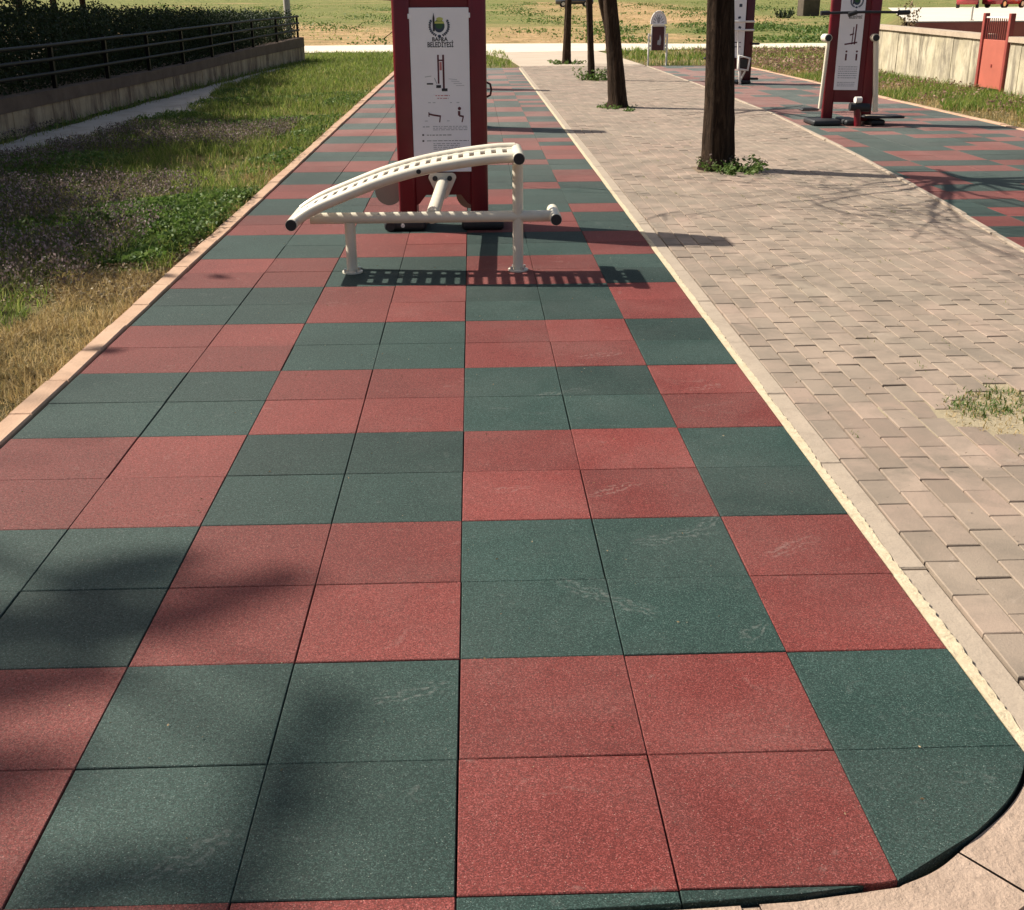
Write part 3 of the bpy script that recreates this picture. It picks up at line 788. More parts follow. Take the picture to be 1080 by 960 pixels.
def emblem(mb, cx, cz, s, y):
    """wreath round a round badge with a tall spike at its left"""
    flat(mb, circ(cx, cz, .055*s, .062*s), y, M['ink_green'])
    flat(mb, circ(cx, cz-.012*s, .048*s, .05*s), y-.0012, M['ink_navy'])
    flat(mb, circ(cx, cz+.002*s, .036*s, .030*s), y-.0022, M['ink_green'])
    flat(mb, [(cx-.05*s, cz+.022*s), (cx+.05*s, cz+.022*s), (cx+.046*s, cz+.042*s), (cx-.046*s, cz+.042*s)], y-.0026, M['ink_yellow'])
    flat(mb, circ(cx+.006*s, cz+.064*s, .034*s, .018*s), y-.0016, M['ink_yellow'])
    rect(mb, cx-.064*s, cz-.05*s, cx-.045*s, cz+.075*s, y-.0032, M['ink'])
    flat(mb, [(cx-.064*s, cz+.075*s), (cx-.045*s, cz+.075*s), (cx-.0545*s, cz+.125*s)], y-.0032, M['ink'])
    for sgn in (-1, 1):
        for k in range(9):
            a = -PI/2+sgn*(.32+k*.21); a2 = a+sgn*.24; r0, r1 = .088*s, .108*s
            p = [(cx+r0*math.cos(a), cz+r0*math.sin(a)), (cx+r1*1.02*math.cos(a+sgn*.05), cz+r1*1.02*math.sin(a+sgn*.05)), (cx+.1*s*math.cos(a2), cz+.1*s*math.sin(a2))]
            flat(mb, p, y-.0014, M['ink_navy'])
            q = [(cx+.084*s*math.cos(a), cz+.084*s*math.sin(a)), (cx+.1*s*math.cos(a+sgn*.02), cz+.1*s*math.sin(a+sgn*.02)), (cx+.086*s*math.cos(a2), cz+.086*s*math.sin(a2))]
            flat(mb, q, y-.002, M['ink_navy'])
    flat(mb, circ(cx, cz-.098*s, .018*s, .014*s), y-.0014, M['ink_navy'])

def print_lines(mb, x0, x1, z0, z1, rows, y, mat, dens=1.):
    """paragraph of small print: word-long dashes"""
    for k in range(rows):
        z = z1-(k+.5)*(z1-z0)/rows; x = x0; h = (z1-z0)/rows*.38
        while x < x1-.004:
            w = min(random.uniform(.012, .04), x1-x); rect(mb, x, z-h/2, x+w, z+h/2, y, mat); x += w+.008

# ------------------------------------------------------------------ red two-sided fitness tower with the information plate
def tower(x, y, label):
    """x = centre, y = front face"""
    root = empty('fitness_tower', (x, y, 0), label, 'exercise machine', 'red fitness towers on the tile path')
    HW = .39
    for s in (-1, 1):
        c = MB(); a, b = sorted((s*HW, s*(HW-.155))); c.box((a, 0, .03), (b, .40, 2.02), M['red_paint'], .032, segs=3); c.build('column', root)
    p = MB(); p.box((-.236, .022, .30), (.236, .378, 1.985), M['red_paint'])
    for s in (-1, 1):     # corner gussets of the arch
        q = [(s*.236, .302), (s*.236, .21), (s*.21, .225), (s*.15, .302)]
        vs = [(a, .03, b) for a, b in q]+[(a, .37, b) for a, b in q]; p.add(vs, [[0, 1, 2, 3], [7, 6, 5, 4], [0, 4, 5, 1], [1, 5, 6, 2], [2, 6, 7, 3], [3, 7, 4, 0]], M['red_paint'])
    p.build('panel', root)
    t = MB(); t.box((-.30, .03, 2.0), (.30, .37, 2.05), M['dark_red'], .02); t.build('top_cap', root)
    for s in (-1, 1):
        f = MB(); f.box((s*.34-.185, -.06, 0), (s*.34+.185, .44, .095), M['black'], .035, segs=3)
        if s < 0: f.tube([(s*.34-.13, -.075, .045), (s*.34-.13, -.03, .045)], .042, M['black'], 16); f.tube([(s*.34-.02, -.066, .05), (s*.34-.02, -.04, .05)], .018, M['white_metal'], 12)
        f.build('foot_cover', root)
    for px, pz, dy in ((-.50, .285, .38), (.23, .235, .47)):
        d = MB(); d.disc((px, dy, pz), (.1, 1, 0), .125, .03, M['pale_disc'], 32); d.tube([(px, dy+.01, pz), (px*.75, dy+.01, pz+.02)], .022, M['cream'], 10); d.build('disc_pad', root)
    h = MB(); h.tube([(HW-.002, .10, 1.11), (HW+.03, .10, 1.125), (HW+.04, .10, 1.17), (HW+.03, .10, 1.215), (HW-.002, .10, 1.23)], .009, M['dark_red'], 8); h.build('hook', root)
    # plate
    pl = MB(); px0, px1, pz0, pz1 = -.245, .247, .50, 1.826
    pl.box((px0, -.004, pz0), (px1, .018, pz1), M['plate'], .003)
    for s, zz in ((px0, 1.76), (px1, 1.765)): pl.box((s-.012, -.006, zz-.02), (s+.012, .012, zz+.02), M['plate'], .003)
    plate = pl.build('information_plate', root)
    e = MB(); yy = -.0055; Z = lambda v: 1.826-(v-8)*(1.326/173.)      # photo rows of the plate
    X = lambda u: -.245+(u-431)*(.492/63.3)
    emblem(e, .002, Z(26.5), .82, yy); e.build('emblem', plate)
    w = MB(); text(w, 'BAFRA', .004, Z(40.3), .044, yy, M['ink'], .13); text(w, 'BELEDİYESİ', .008, Z(45.9), .056, yy, M['ink'], .215); w.build('lettering', plate)
    d = MB()
    rect(d, -.022, Z(86), -.008, Z(56), yy, M['ink_maroon']); rect(d, .020, Z(91), .036, Z(56), yy, M['ink_maroon']); rect(d, -.008, Z(62.5), .020, Z(61), yy, M['ink_maroon']); rect(d, -.004, Z(72), .015, Z(63.5), yy, M['ink_red'])
    rect(d, -.036, Z(90.5), .004, Z(87.5), yy, M['ink']); rect(d, .010, Z(94), .058, Z(91), yy, M['ink']); rect(d, -.115, Z(87), -.062, Z(85.3), yy, M['ink']); line(d, (-.13, Z(79)), (-.075, Z(78)), .005, yy, M['ink_grey'])
    for k in range(4): line(d, (.07+.02*k, Z(81+k*2.4)), (.14+.02*k, Z(82+k*2)), .003, yy, M['ink_grey'])
    line(d, (-.05, Z(80)), (-.03, Z(86)), .006, yy, M['ink_grey'])
    d.build('machine_picture', plate)
    c = MB(); print_lines(c, -.045, .075, Z(99.8), Z(97.3), 1, yy, M['ink_red']); print_lines(c, -.03, .065, Z(102.5), Z(100.3), 1, yy, M['ink_red']); c.build('red_caption', plate)
    f = MB()
    for pa, pb, ww in (((X(449), Z(118)), (X(453), Z(119)), .014), ((X(453), Z(119)), (X(462), Z(120.5)), .014), ((X(461.5), Z(120)), (X(460.5), Z(127)), .010), ((X(449), Z(116)), (X(449), Z(121)), .008)): line(f, pa, pb, ww, yy, M['ink_maroon'])
    for pa, pb, ww in (((X(482), Z(115)), (X(482), Z(120)), .02), ((X(482), Z(120)), (X(487), Z(121)), .014), ((X(486.5), Z(121)), (X(485), Z(127)), .010)): line(f, pa, pb, ww, yy, M['ink_maroon'])
    flat(f, circ(X(482.5), Z(112.4), .014, n=12), yy, M['ink_maroon'])
    for a, b in ((450, 106), (455, 106), (474, 106), (481, 106), (446, 125.5), (470, 125.5)): print_lines(f, X(a)-.012, X(a)+.012, Z(b+.8), Z(b-.8), 1, yy, M['ink_grey'])
    f.build('exercise_figures', plate)
    t = MB()
    print_lines(t, X(453), X(491), Z(136), Z(130.5), 3, yy, M['ink_grey']); print_lines(t, X(442), X(450), Z(133), Z(130.5), 1, yy, M['ink_grey'])
    print_lines(t, X(446), X(474), Z(141.6), Z(139.8), 1, yy, M['ink']); print_lines(t, X(446), X(492), Z(147.6), Z(146.2), 1, yy, M['ink'])
    print_lines(t, X(453), X(482), Z(157), Z(149), 4, yy, M['ink_grey'])
    for zz in (140.5, 147): rect(t, X(441), Z(zz+.9), X(443), Z(zz-.9), yy, M['ink'])
    t.build('small_print', plate)
    return root
tower(-.2, 8.15, 'big red fitness tower carrying the white information plate behind the cream sit-up bench')
# two more towers stand in line behind it; their shadows cross the tiles and the walk
def copy_tree(o, parent=None):
    c = o.copy(); COL.objects.link(c)
    if parent is not None: c.parent = parent; c.matrix_parent_inverse = o.matrix_parent_inverse
    for ch in list(o.children): copy_tree(ch, c)
    return c
src = [o for o in bpy.data.objects if o.name == 'fitness_tower'][0]
for (x, y, lab) in ((-.27, 17.0, 'second red fitness tower, hidden behind the front one, its shadow crossing the walk'), (-.55, 26.2, 'farthest red fitness tower of the line, seen only by its thin far shadow')):
    c = copy_tree(src); c.location = (x, y, 0); c['label'] = lab

# ------------------------------------------------------------------ cream sit-up bench
def bench():
    ox, oy = -.2, 6.45
    root = empty('sit_up_bench', (ox, oy, 0), 'cream sit-up bench with curved slatted board in front of the red tower', 'exercise bench')
    S = lambda p: (p[0]-ox, p[1]-oy, p[2])
    cur = [(-1.225, .405), (-1.082, .492), (-.875, .577), (-.602, .679), (-.331, .754), (-.063, .803), (.205, .836), (.375, .842)]
    # smooth the curve
    cp = []
    for k in range(len(cur)-1):
        p0 = cur[max(k-1, 0)]; p1 = cur[k]; p2 = cur[k+1]; p3 = cur[min(k+2, len(cur)-1)]
        for q in range(5):
            t = q/5; cp.append(tuple(.5*(2*p1[i]+(p2[i]-p0[i])*t+(2*p0[i]-5*p1[i]+4*p2[i]-p3[i])*t*t+(3*p1[i]-p0[i]-3*p2[i]+p3[i])*t**3) for i in (0, 1)))
    cp.append(cur[-1])
    for yy, r in ((6.275, .037), (6.60, .021), (6.725, .034)):
        m = MB(); m.tube([S((x, yy, z+(.02 if yy > 6.7 else .012 if yy > 6.5 else 0))) for x, z in cp], r, M['cream'], 14); m.build('side_rail' if r > .025 else 'middle_rail', root)
    # slats
    m = MB(); seglen = [0]
    for a, b in zip(cp, cp[1:]): seglen.append(seglen[-1]+math.hypot(b[0]-a[0], b[1]-a[1]))
    tot = seglen[-1]; ns = 21
    def at(s):
        for k in range(len(cp)-1):
            if s <= seglen[k+1] or k == len(cp)-2:
                t = (s-seglen[k])/(seglen[k+1]-seglen[k]); a, b = cp[k], cp[k+1]
                return a[0]+(b[0]-a[0])*t, a[1]+(b[1]-a[1])*t, math.atan2(b[1]-a[1], b[0]-a[0])
    for k in range(ns):
        x, z, an = at((k+.5)*tot/ns)
        mt = Matrix.Translation(S((x, 6.5, z+.016))) @ Matrix.Rotation(-an, 4, 'Y')
        m.box((-.0235, -.218, -.009), (.0235, .22, .009), M['cream'], .004, mt)
    m.build('slatted_board', root)
    for x, z, y0, y1 in ((-1.232, .400, 6.19, 6.77), (.385, .842, 6.19, 6.77)):
        m = MB(); m.tube([S((x, y0, z)), S((x, y1, z))], .042, M['cream'], 20); t = m.build('end_tube', root)
        for yy in (y0-.004, y1+.004): e = MB(); e.disc(S((x, yy, z)), (0, 1, 0), .038, .012, M['black'], 20); e.build('end_plug', t)
    m = MB(); m.tube([S((-1.13, 6.45, .402)), S((.64, 6.45, .402))], .040, M['cream'], 18); m.build('low_rail', root)
    m = MB(); m.tube([S((.655, 6.28, .402)), S((.655, 6.72, .402))], .042, M['cream'], 20); t = m.build('foot_bar', root)
    for yy in (6.276, 6.724): e = MB(); e.disc(S((.655, yy, .402)), (0, 1, 0), .038, .012, M['black'], 20); e.build('end_plug', t)
    for x, z1 in ((-.845, .37), (.385, .81)):
        m = MB(); m.tube([S((x, 6.45, .008)), S((x, 6.45, z1))], .039, M['cream'], 18); t = m.build('leg', root)
        fz = MB(); fz.disc(S((x, 6.45, .007)), (0, 0, 1), .075, .012, M['cream'], 20); fz.build('base_plate', t)
        for a in (.6, 2.2, 3.7, 5.3):
            bz = MB(); bz.tube([S((x+.058*math.cos(a), 6.45+.058*math.sin(a), .012)), S((x+.058*math.cos(a), 6.45+.058*math.sin(a), .034))], .011, M['chrome'], 8); bz.build('anchor_bolt', t)
    m = MB(); m.disc(S((-.32, 6.24, .757)), (0, 1, 0), .017, .012, M['black'], 12); m.build('bolt_head', root)
    # arm and flange to the tower
    m = MB(); m.tube([S((-.245, 6.47, .40)), S((-.225, 7.3, .40)), S((-.205, 8.10, .405))], .05, M['cream'], 18); m.build('connecting_arm', root)
    f = MB(); q = []
    for (cx, cz, r, a0, a1) in ((-.125, .455, .04, 0, PI/2), (-.285, .455, .04, PI/2, PI), (-.205, .325, .055, PI+.4, 2*PI-.4)):
        for k in range(7): a = a0+(a1-a0)*k/6; q.append((cx+r*math.cos(a), cz+r*math.sin(a)))
    mt = Matrix.Translation(S((0, 8.118, 0))) @ Matrix.Rotation(PI/2, 4, 'X')
    f.prism(q, -.012, .012, M['cream'], mt); fl = f.build('flange', root)
    for hx in (-.268, -.142):
        b = MB(); b.disc(S((hx, 8.103, .45)), (0, 1, 0), .022, .012, M['black'], 14); b.build('bolt', fl)
bench()

# ------------------------------------------------------------------ right-hand walker machine
def walker():
    ox, oy = 6.1, 17.1
    root = empty('air_walker', (ox, oy, 0), 'red walking machine with white plate, black handlebar and white swing arms', 'exercise machine')
    mt = Matrix.Rotation(math.radians(-14), 4, 'Z')
    for s in (-1, 1):
        c = MB(); c.box((s*.30-.085, 0, .05), (s*.30+.085, .34, 2.08), M['red_paint'], .03, mt, 3); c.build('column', root)
    p = MB(); p.box((-.216, .02, .34), (.216, .32, 2.05), M['red_paint'], 0, mt); p.build('panel', root)
    pl = MB(); pl.box((-.235, -.014, .53), (.135, .018, 2.0), M['plate'], .003, mt); plate = pl.build('information_plate', root)
    e = MB(); yy = -.0155; emblem(e, .0, 1.86, .95, yy)
    for k, v in enumerate(e.v): e.v[k] = tuple(mt @ Vector(v))
    e.build('emblem', plate)
    w = MB(); text(w, 'BELEDİYESİ', .0, 1.62, .055, yy, M['ink'], .2)
    for k, v in enumerate(w.v): w.v[k] = tuple(mt @ Vector(v))
    w.build('lettering', plate)
    d = MB()
    for a, b, ww in (((.02, 1.22), (.03, 1.52), .02), ((-.02, 1.22), (-.01, 1.48), .014), ((-.13, 1.22), (.06, 1.25), .022), ((-.06, 1.36), (.0, 1.38), .02), ((-.09, .98), (-.09, 1.08), .026), ((.07, .98), (.07, 1.08), .026)): line(d, a, b, ww, yy, M['ink_maroon'])
    for zz in (1.10, .97): flat(d, circ(-.09 if zz > 1 else .07, 1.115, .016, n=10), yy, M['ink_maroon'])
    for k, v in enumerate(d.v): d.v[k] = tuple(mt @ Vector(v))
    d.build('exercise_figures', plate)
    t = MB(); print_lines(t, -.19, .10, .70, .90, 6, yy, M['ink_grey']); print_lines(t, -.19, .08, .58, .66, 3, yy, M['ink_grey'])
    for k, v in enumerate(t.v): t.v[k] = tuple(mt @ Vector(v))
    t.build('small_print', plate)
    L = lambda x, y, z: tuple(Vector((x-ox, y-oy, z)))
    # front post with hub
    c = MB(); c.tube([L(6.20, 16.78, 0), L(6.17, 16.80, .32)], .055, M['red_paint'], 14); c.build('pedal_post', root)
    c = MB(); c.tube([L(6.05, 16.80, .30), L(6.36, 16.80, .28)], .065, M['black'], 14); c.tube([L(6.12, 16.78, .40), L(6.22, 16.80, .40)], .05, M['white_metal'], 12); c.build('hub', root)
    # handlebar
    c = MB(); c.tube([L(5.56, 16.95, 1.685), L(6.20, 16.90, 1.70), L(6.84, 16.98, 1.69)], .021, M['black'], 10); hb = c.build('handlebar', root)
    for a, b in ((5.50, 5.64), (6.72, 6.90)): g = MB(); g.tube([L(a, 16.96, 1.685), L(b, 16.96, 1.69)], .036, M['black'], 12); g.build('grip', hb)
    g = MB(); g.tube([L(5.92, 16.90, 1.66), L(6.05, 16.90, 1.70)], .035, M['black'], 12); g.build('grip', hb)
    # swing arms
    for (a, b, s) in (((6.42, 16.98, 1.32), (6.53, 16.98, .20), 1), ((5.69, 17.05, 1.32), (5.66, 17.1, .25), -1)):
        c = MB(); c.tube([L(*a), L(*b)], .042 if s > 0 else .03, M['cream'], 14); arm = c.build('swing_arm', root)
        q = MB(); q.tube([L(a[0]-.02, a[1]-.06, a[2]), L(a[0]-.02, a[1]+.18, a[2])], .06, M['cream'], 16); q.build('pivot', arm)
        k = MB(); k.disc(L(a[0]-.02, a[1]-.066, a[2]), (0, 1, 0), .048, .014, M['black'], 16); k.build('end_plug', arm)
    # pedals and feet
    for (x0, y0, x1, y1, z, m2) in ((6.30, 16.75, 6.95, 17.12, .14, M['pale_disc']), (5.42, 17.3, 5.72, 17.55, .22, M['black'])):
        c = MB(); c.box((x0-ox, y0-oy, z-.025), (x1-ox, y1-oy, z+.01), M['black'], .02); pd = c.build('pedal', root)
        c = MB(); c.box((x0+.05-ox, y0+.05-oy, z+.0105), (x1-.05-ox, y1-.05-oy, z+.018), m2, .004); c.build('tread', pd)
    for (x0, x1) in ((5.50, 5.95), (6.02, 6.28), (6.42, 6.66)):
        c = MB(); c.box((x0-ox, 16.82-oy, 0), (x1-ox, 17.45-oy, .09), M['black'], .03, segs=2); c.build('foot_cover', root)
walker()

def press():
    ox, oy = 6.55, 27.2
    root = empty('chest_press', (ox, oy, 0), 'red and white press machine half hidden behind the nearest tree trunk on the right court', 'exercise machine')
    L = lambda x, y, z: (x-ox, y-oy, z)
    c = MB(); c.box((.10, 0, .05), (.30, .34, 2.05), M['dark_red'], .03, None, 2); c.build('column', root)
    c = MB(); c.box((-.52, 0, .05), (-.36, .34, 2.05), M['dark_red'], .03, None, 2); c.build('column', root)
    c = MB(); c.box((-.36, .02, .34), (.10, .32, 2.0), M['dark_red']); c.build('panel', root)
    c = MB(); c.box((-.33, -.012, .60), (.08, .018, 1.98), M['plate'], .003); pl = c.build('information_plate', root)
    f = MB()
    for a, b, w in (((-.09, 1.78), (-.02, 1.78), .07), ((-.10, 1.5), (-.04, 1.52), .05), ((-.08, 1.3), (-.02, 1.28), .05), ((-.2, .95), (0, .95), .02), ((-.2, .85), (0, .85), .02)): line(f, a, b, w, -.0135, M['ink_navy'])
    f.build('exercise_figures', pl)
    for z, x0 in ((1.42, -.30), (1.23, -.30)):
        c = MB(); c.tube([(x0, -.16, z), (.27, -.16, z)], .024, M['white_metal'], 10); c.tube([(x0, -.16, z), (x0, .0, z)], .022, M['white_metal'], 8); c.tube([(.25, -.16, z), (.25, .0, z)], .022, M['white_metal'], 8); c.build('push_bar', root)
    c = MB(); c.tube([(-.08, -.30, .35), (-.08, -.30, .66), (.17, -.32, .60), (.14, -.32, .33), (-.08, -.30, .35)], .028, M['white_metal'], 10); c.tube([(-.10, -.30, .35), (-.10, -.1, 1.25)], .02, M['white_metal'], 8); c.build('seat_frame', root)
    c = MB(); c.box((-.06, -.30, .38), (.13, -.26, .58), M['black'], .01); c.build('backrest', root)
    c = MB(); c.tube([(-.02, -.28, 0), (-.05, -.29, .34)], .03, M['white_metal'], 10); c.tube([(.12, -.2, .34), (-.02, -.2, .05)], .024, M['white_metal'], 10); c.build('leg', root)
    for x, y, z in ((.36, -.1, .12), (-.83, -.2, .60), (.34, -.1, .92)):
        c = MB(); c.box((x-.09, y-.06, z-.025), (x+.09, y+.06, z+.025), M['black'], .015); c.tube([(x, y, z), (0.2 if x > 0 else -.4, .1, z)], .018, M['dark_red'], 8); c.build('pedal', root)
    c = MB(); c.box((-.06, -.15, 0), (.28, .4, .08), M['black'], .03); c.box((-.56, -.05, 0), (-.32, .4, .08), M['black'], .03); c.build('foot_cover', root)
press()

def sign():
    ox, oy = 5.95, 36.4
    root = empty('notice_board', (ox, oy, 0), 'white framed notice board with arched top and maroon panel beyond the court', 'sign')
    for s in (-1, 1):
        c = MB(); c.tube([(s*.29, 0, -.05), (s*.29, 0, .95)], .03, M['white_metal'], 10); c.build('post', root)
    f = MB()
    f.box((-.225, -.03, .44), (-.19, .03, 1.18), M['white_metal'], .006); f.box((.19, -.03, .44), (.235, .03, 1.18), M['white_metal'], .006); f.box((-.19, -.03, 1.155), (.19, .03, 1.215), M['white_metal'], .006)
    f.tube([(.24*math.cos(a), 0, 1.22+.38*math.sin(a)) for a in [PI*k/16 for k in range(17)]], .024, M['white_metal'], 8)
    for s in (-1, 1): f.box((s*.26-.035, -.015, .55), (s*.26+.035, .015, .62), M['white_metal']); f.box((s*.26-.035, -.015, .86), (s*.26+.035, .015, .92), M['white_metal'])
    f.build('frame', root)
    f = MB(); q = [(.22*math.cos(PI*k/14), 1.22+.355*math.sin(PI*k/14)) for k in range(15)]
    for k in range(14): f.add([(0, .004, 1.22), (q[k][0], .004, q[k][1]), (q[k+1][0], .004, q[k+1][1])], [[0, 1, 2]], M['plate'])
    top = f.build('arched_top', root)
    d = MB(); flat(d, circ(0, 1.34, .05, .09), 0, M['ink_grey']); 
    for k in range(8): a = PI*(k+.5)/8; line(d, (.1*math.cos(a), 1.24+.15*math.sin(a)), (.18*math.cos(a), 1.24+.27*math.sin(a)), .028, 0, M['ink_grey'])
    d.build('crest', top)
    f = MB(); f.box((-.189, -.012, .445), (.189, .012, 1.153), M['maroon_board']); b = f.build('board', root)
    d = MB(); flat(d, [(-.02, .62), (.08, .60), (.10, .78), (.06, .92), (.04, .76), (-.01, .74)], -.0145, M['ink_grey']); d.build('poster', b)
sign()

# ------------------------------------------------------------------ right wall, gate, plaza
def right_wall():
    XW = [(14, 11.3), (20, 11.35), (24.4, 11.45), (36, 11.65)]
    root = empty('yellow_wall', (11.5, 26, 0), 'weathered yellowish boundary wall with stains and a stone coping beside the red gate', 'wall')
    b = MB(); c = MB()
    spans = [(13., 23.35), (24.85, 34.5)]
    for (y0, y1) in spans:
        n = int((y1-y0)/.55)
        for k in range(n):
            a, e = y0+(y1-y0)*k/n, y0+(y1-y0)*(k+1)/n; xa, xe = interp(XW, a), interp(XW, e); o = random.uniform(-.012, .012)
            zt = lambda y: 1.04+.010*(y-24)
            b.add([(xa+o-11.5, a+.004-26, -.1), (xe+o-11.5, e-.004-26, -.1), (xe+o-11.5, e-.004-26, zt(e)), (xa+o-11.5, a+.004-26, zt(a)), (xa-11.25, a-26, -.1), (xe-11.25, e-26, -.1), (xe-11.25, e-26, zt(e)), (xa-11.25, a-26, zt(a))],
                  [[1, 0, 3, 2], [4, 5, 6, 7], [3, 7, 6, 2], [0, 4, 7, 3], [5, 1, 2, 6]], M['yellow_wall'])
        xa, xe = interp(XW, y0), interp(XW, y1); za, ze = zt(y0), zt(y1)
        c.add([(xa-.06-11.5, y0-26, za+.003), (xe-.06-11.5, y1-26, ze+.003), (xe-.06-11.5, y1-26, ze+.11), (xa-.06-11.5, y0-26, za+.11), (xa+.32-11.5, y0-26, za+.003), (xe+.32-11.5, y1-26, ze+.003), (xe+.32-11.5, y1-26, ze+.11), (xa+.32-11.5, y0-26, za+.11)],
              [[1, 0, 3, 2], [4, 5, 6, 7], [3, 7, 6, 2], [0, 1, 5, 4], [0, 4, 7, 3], [5, 1, 2, 6]], M['coping'])
    b.build('wall_face', root); c.build('coping', root)
    g = empty('metal_gate', (11.42, 24.1, 0), 'red metal gate with open barred top set in the yellowish wall', 'gate')
    L = lambda x, y, z: (x-11.42, y-24.1, z)
    m = MB(); m.box(L(11.40, 23.52, .06), L(11.44, 24.66, 1.06), M['gate_red'], .006); m.box(L(11.385, 24.06, .5), L(11.40, 24.12, .56), M['gate_frame']); m.build('gate_panel', g)
    for y in (23.44, 24.74): m = MB(); m.box(L(11.37, y-.055, 0), L(11.48, y+.055, 1.60), M['gate_frame'], .008); m.build('gate_post', g)
    m = MB()
    for k in range(11): y = 23.58+k*.105; m.box(L(11.412, y-.008, 1.06), L(11.428, y+.008, 1.50), M['gate_frame'])
    m.box(L(11.405, 23.5, 1.50), L(11.435, 24.68, 1.53), M['white_metal']); m.build('bar_top', g)
right_wall()
mb = MB(); PZ = 1.29
pol = [(13.0, 34), (75, 34), (75, 112), (39, 112)]
n = 4; vs = [(x, y, PZ) for x, y in pol]+[(x, y, PZ-.03) for x, y in pol]; mb.add(vs, [[0, 1, 2, 3]]+[[k, 4+k, 4+(k+1) % 4, (k+1) % 4] for k in range(4)], M['plaza'])
mb.add([(x+(.01 if x < 40 else 0), y+(.01 if y < 50 else 0), PZ-.03) for x, y in pol]+[(x+(.01 if x < 40 else 0), y+(.01 if y < 50 else 0), -.2) for x, y in pol], [[k, 4+k, 4+(k+1) % 4, (k+1) % 4] for k in range(4)], M['red_brick'])
tag(mb.build('raised_plaza'), kind='structure')
mb = MB(); q = [(13.0, 34.02), (19.5, 53.5), (26, 73), (32.5, 92.5), (39, 112)]
mb.add([(x-.02, y, PZ-.004) for x, y in q]+[(x-2.2-.3*k, y+.3, terrain(x-2.5, y)-.03) for k, (x, y) in enumerate(q)], [[k, 5+k, 6+k, k+1] for k in range(4)], M['ground'], True); tag(mb.build('grass_bank'), kind='structure')
mb = MB(); mb.tube([(15.4, 35.2, PZ), (15.4, 35.2, PZ+.40)], .03, M['pole_grey'], 8); mb.disc((15.4, 35.2, PZ+.01), (0, 0, 1), .08, .02, M['pole_grey'], 12)
tag(mb.build('bollard'), 'thin grey bollard on the edge of the pale plaza above the yellowish wall', 'bollard')

def car(name, x, y, z, rz, paint, label, group=None, L=4.1):
    root = empty(name, (x, y, z), label, 'car', group, rz)
    h = L/2
    prof = [(-h, .28), (h, .28), (h+.02, .62), (h-.1, .80), (h*.48, .92), (h*.18, 1.38), (-h*.55, 1.42), (-h*.86, 1.0), (-h, .90)]
    b = MB(); n = len(prof); bm = bmesh.new()
    A = [bm.verts.new((px, -.82, pz)) for px, pz in prof]; B = [bm.verts.new((px, .82, pz)) for px, pz in prof]
    for k, (px, pz) in enumerate(prof):
        if pz > 1.1: A[k].co.y = -.64; B[k].co.y = .64
    bm.faces.new(A); bm.faces.new(B[::-1])
    for k in range(n): bm.faces.new([A[(k+1) % n], A[k], B[k], B[(k+1) % n]])
    bmesh.ops.recalc_face_normals(bm, faces=bm.faces); bmesh.ops.bevel(bm, geom=bm.edges[:], offset=.05, segments=2, affect='EDGES')
    b.bm(bm, paint, None, True); b.build('body', root)
    for s in (-1, 1):
        w = MB(); q = [(-h*.70, 1.0), (h*.40, .98), (h*.16, 1.31), (-h*.5, 1.34)]
        yy = lambda pz: s*(.832-.18*(pz-.9)/.5*1.0+.0)
        w.add([(a, yy(c)+s*.006, c) for a, c in q], [[0, 1, 2, 3]], M['car_glass']); w.build('side_window', root)
    for (gx0, gz0, gx1, gz1) in ((h*.46, .95, h*.21, 1.33), (-h*.83, 1.05, -h*.59, 1.37)):
        w = MB(); sx = .025 if gx0 > 0 else -.025
        w.add([(gx0+sx, -.62, gz0+.01), (gx0+sx, .62, gz0+.01), (gx1+sx, .55, gz1+.01), (gx1+sx, -.55, gz1+.01)], [[0, 1, 2, 3]], M['car_glass']); w.build('windscreen', root)
    for wx_ in (-h*.62, h*.62):
        for s in (-1, 1):
            w = MB(); w.tube([(wx_, s*.66, .31), (wx_, s*.84, .31)], .31, M['tyre'], 20); wh = w.build('wheel', root)
            r = MB(); r.disc((wx_, s*.845, .31), (0, 1, 0), .19, .02, M['chrome'], 16); r.build('rim', wh)
    for s in (-1, 1):
        w = MB(); w.box((h-.0, s*.55-.15, .62), (h+.035, s*.55+.15, .74), M['white_metal'], .02); w.build('headlight', root)
    return root
def ground_z(x, y): return terrain(x, y)
car('parked_car', 41.2, 99, PZ, 1.15, M['car_red'], 'red parked car on the plaza, left of the two by the top edge', 'red cars parked on the plaza', 3.6)
car('parked_car', 44.3, 99, PZ, .55, M['car_red'], 'red parked car on the plaza, right of the two and beside the orange kiosk', 'red cars parked on the plaza', 3.9)
car('parked_car', 11.2, 131, ground_z(11.2, 131), .0, M['car_dark'], 'dark grey parked car far up the field behind the tree trunks', None, 4.0)
k = empty('kiosk', (47.6, 97, PZ), 'orange kiosk at the far right of the plaza', 'kiosk')
mb = MB(); mb.box((-1.2, -1.2, .02), (1.8, 1.4, 2.5), M['orange'], .03); mb.build('body', k)
mb = MB(); mb.box((-1.35, -1.4, 2.503), (1.95, 1.55, 2.65), M['white_metal'], .02); mb.build('roof', k)
mb = MB(); mb.box((-.4, -1.24, .05), (.5, -1.2, 2.05), M['gate_frame']); mb.build('door', k)
mb = MB(); mb.box((-.7, -.55, -.1), (.75, .55, 1.25), M['dark_block'], .04, Matrix.Translation((27.35, 97, ground_z(27.3, 97))) @ Matrix.Rotation(.2, 4, 'Z'))
tag(mb.build('stone_block'), 'dark brown square block standing in the field left of the walking machine', 'block')
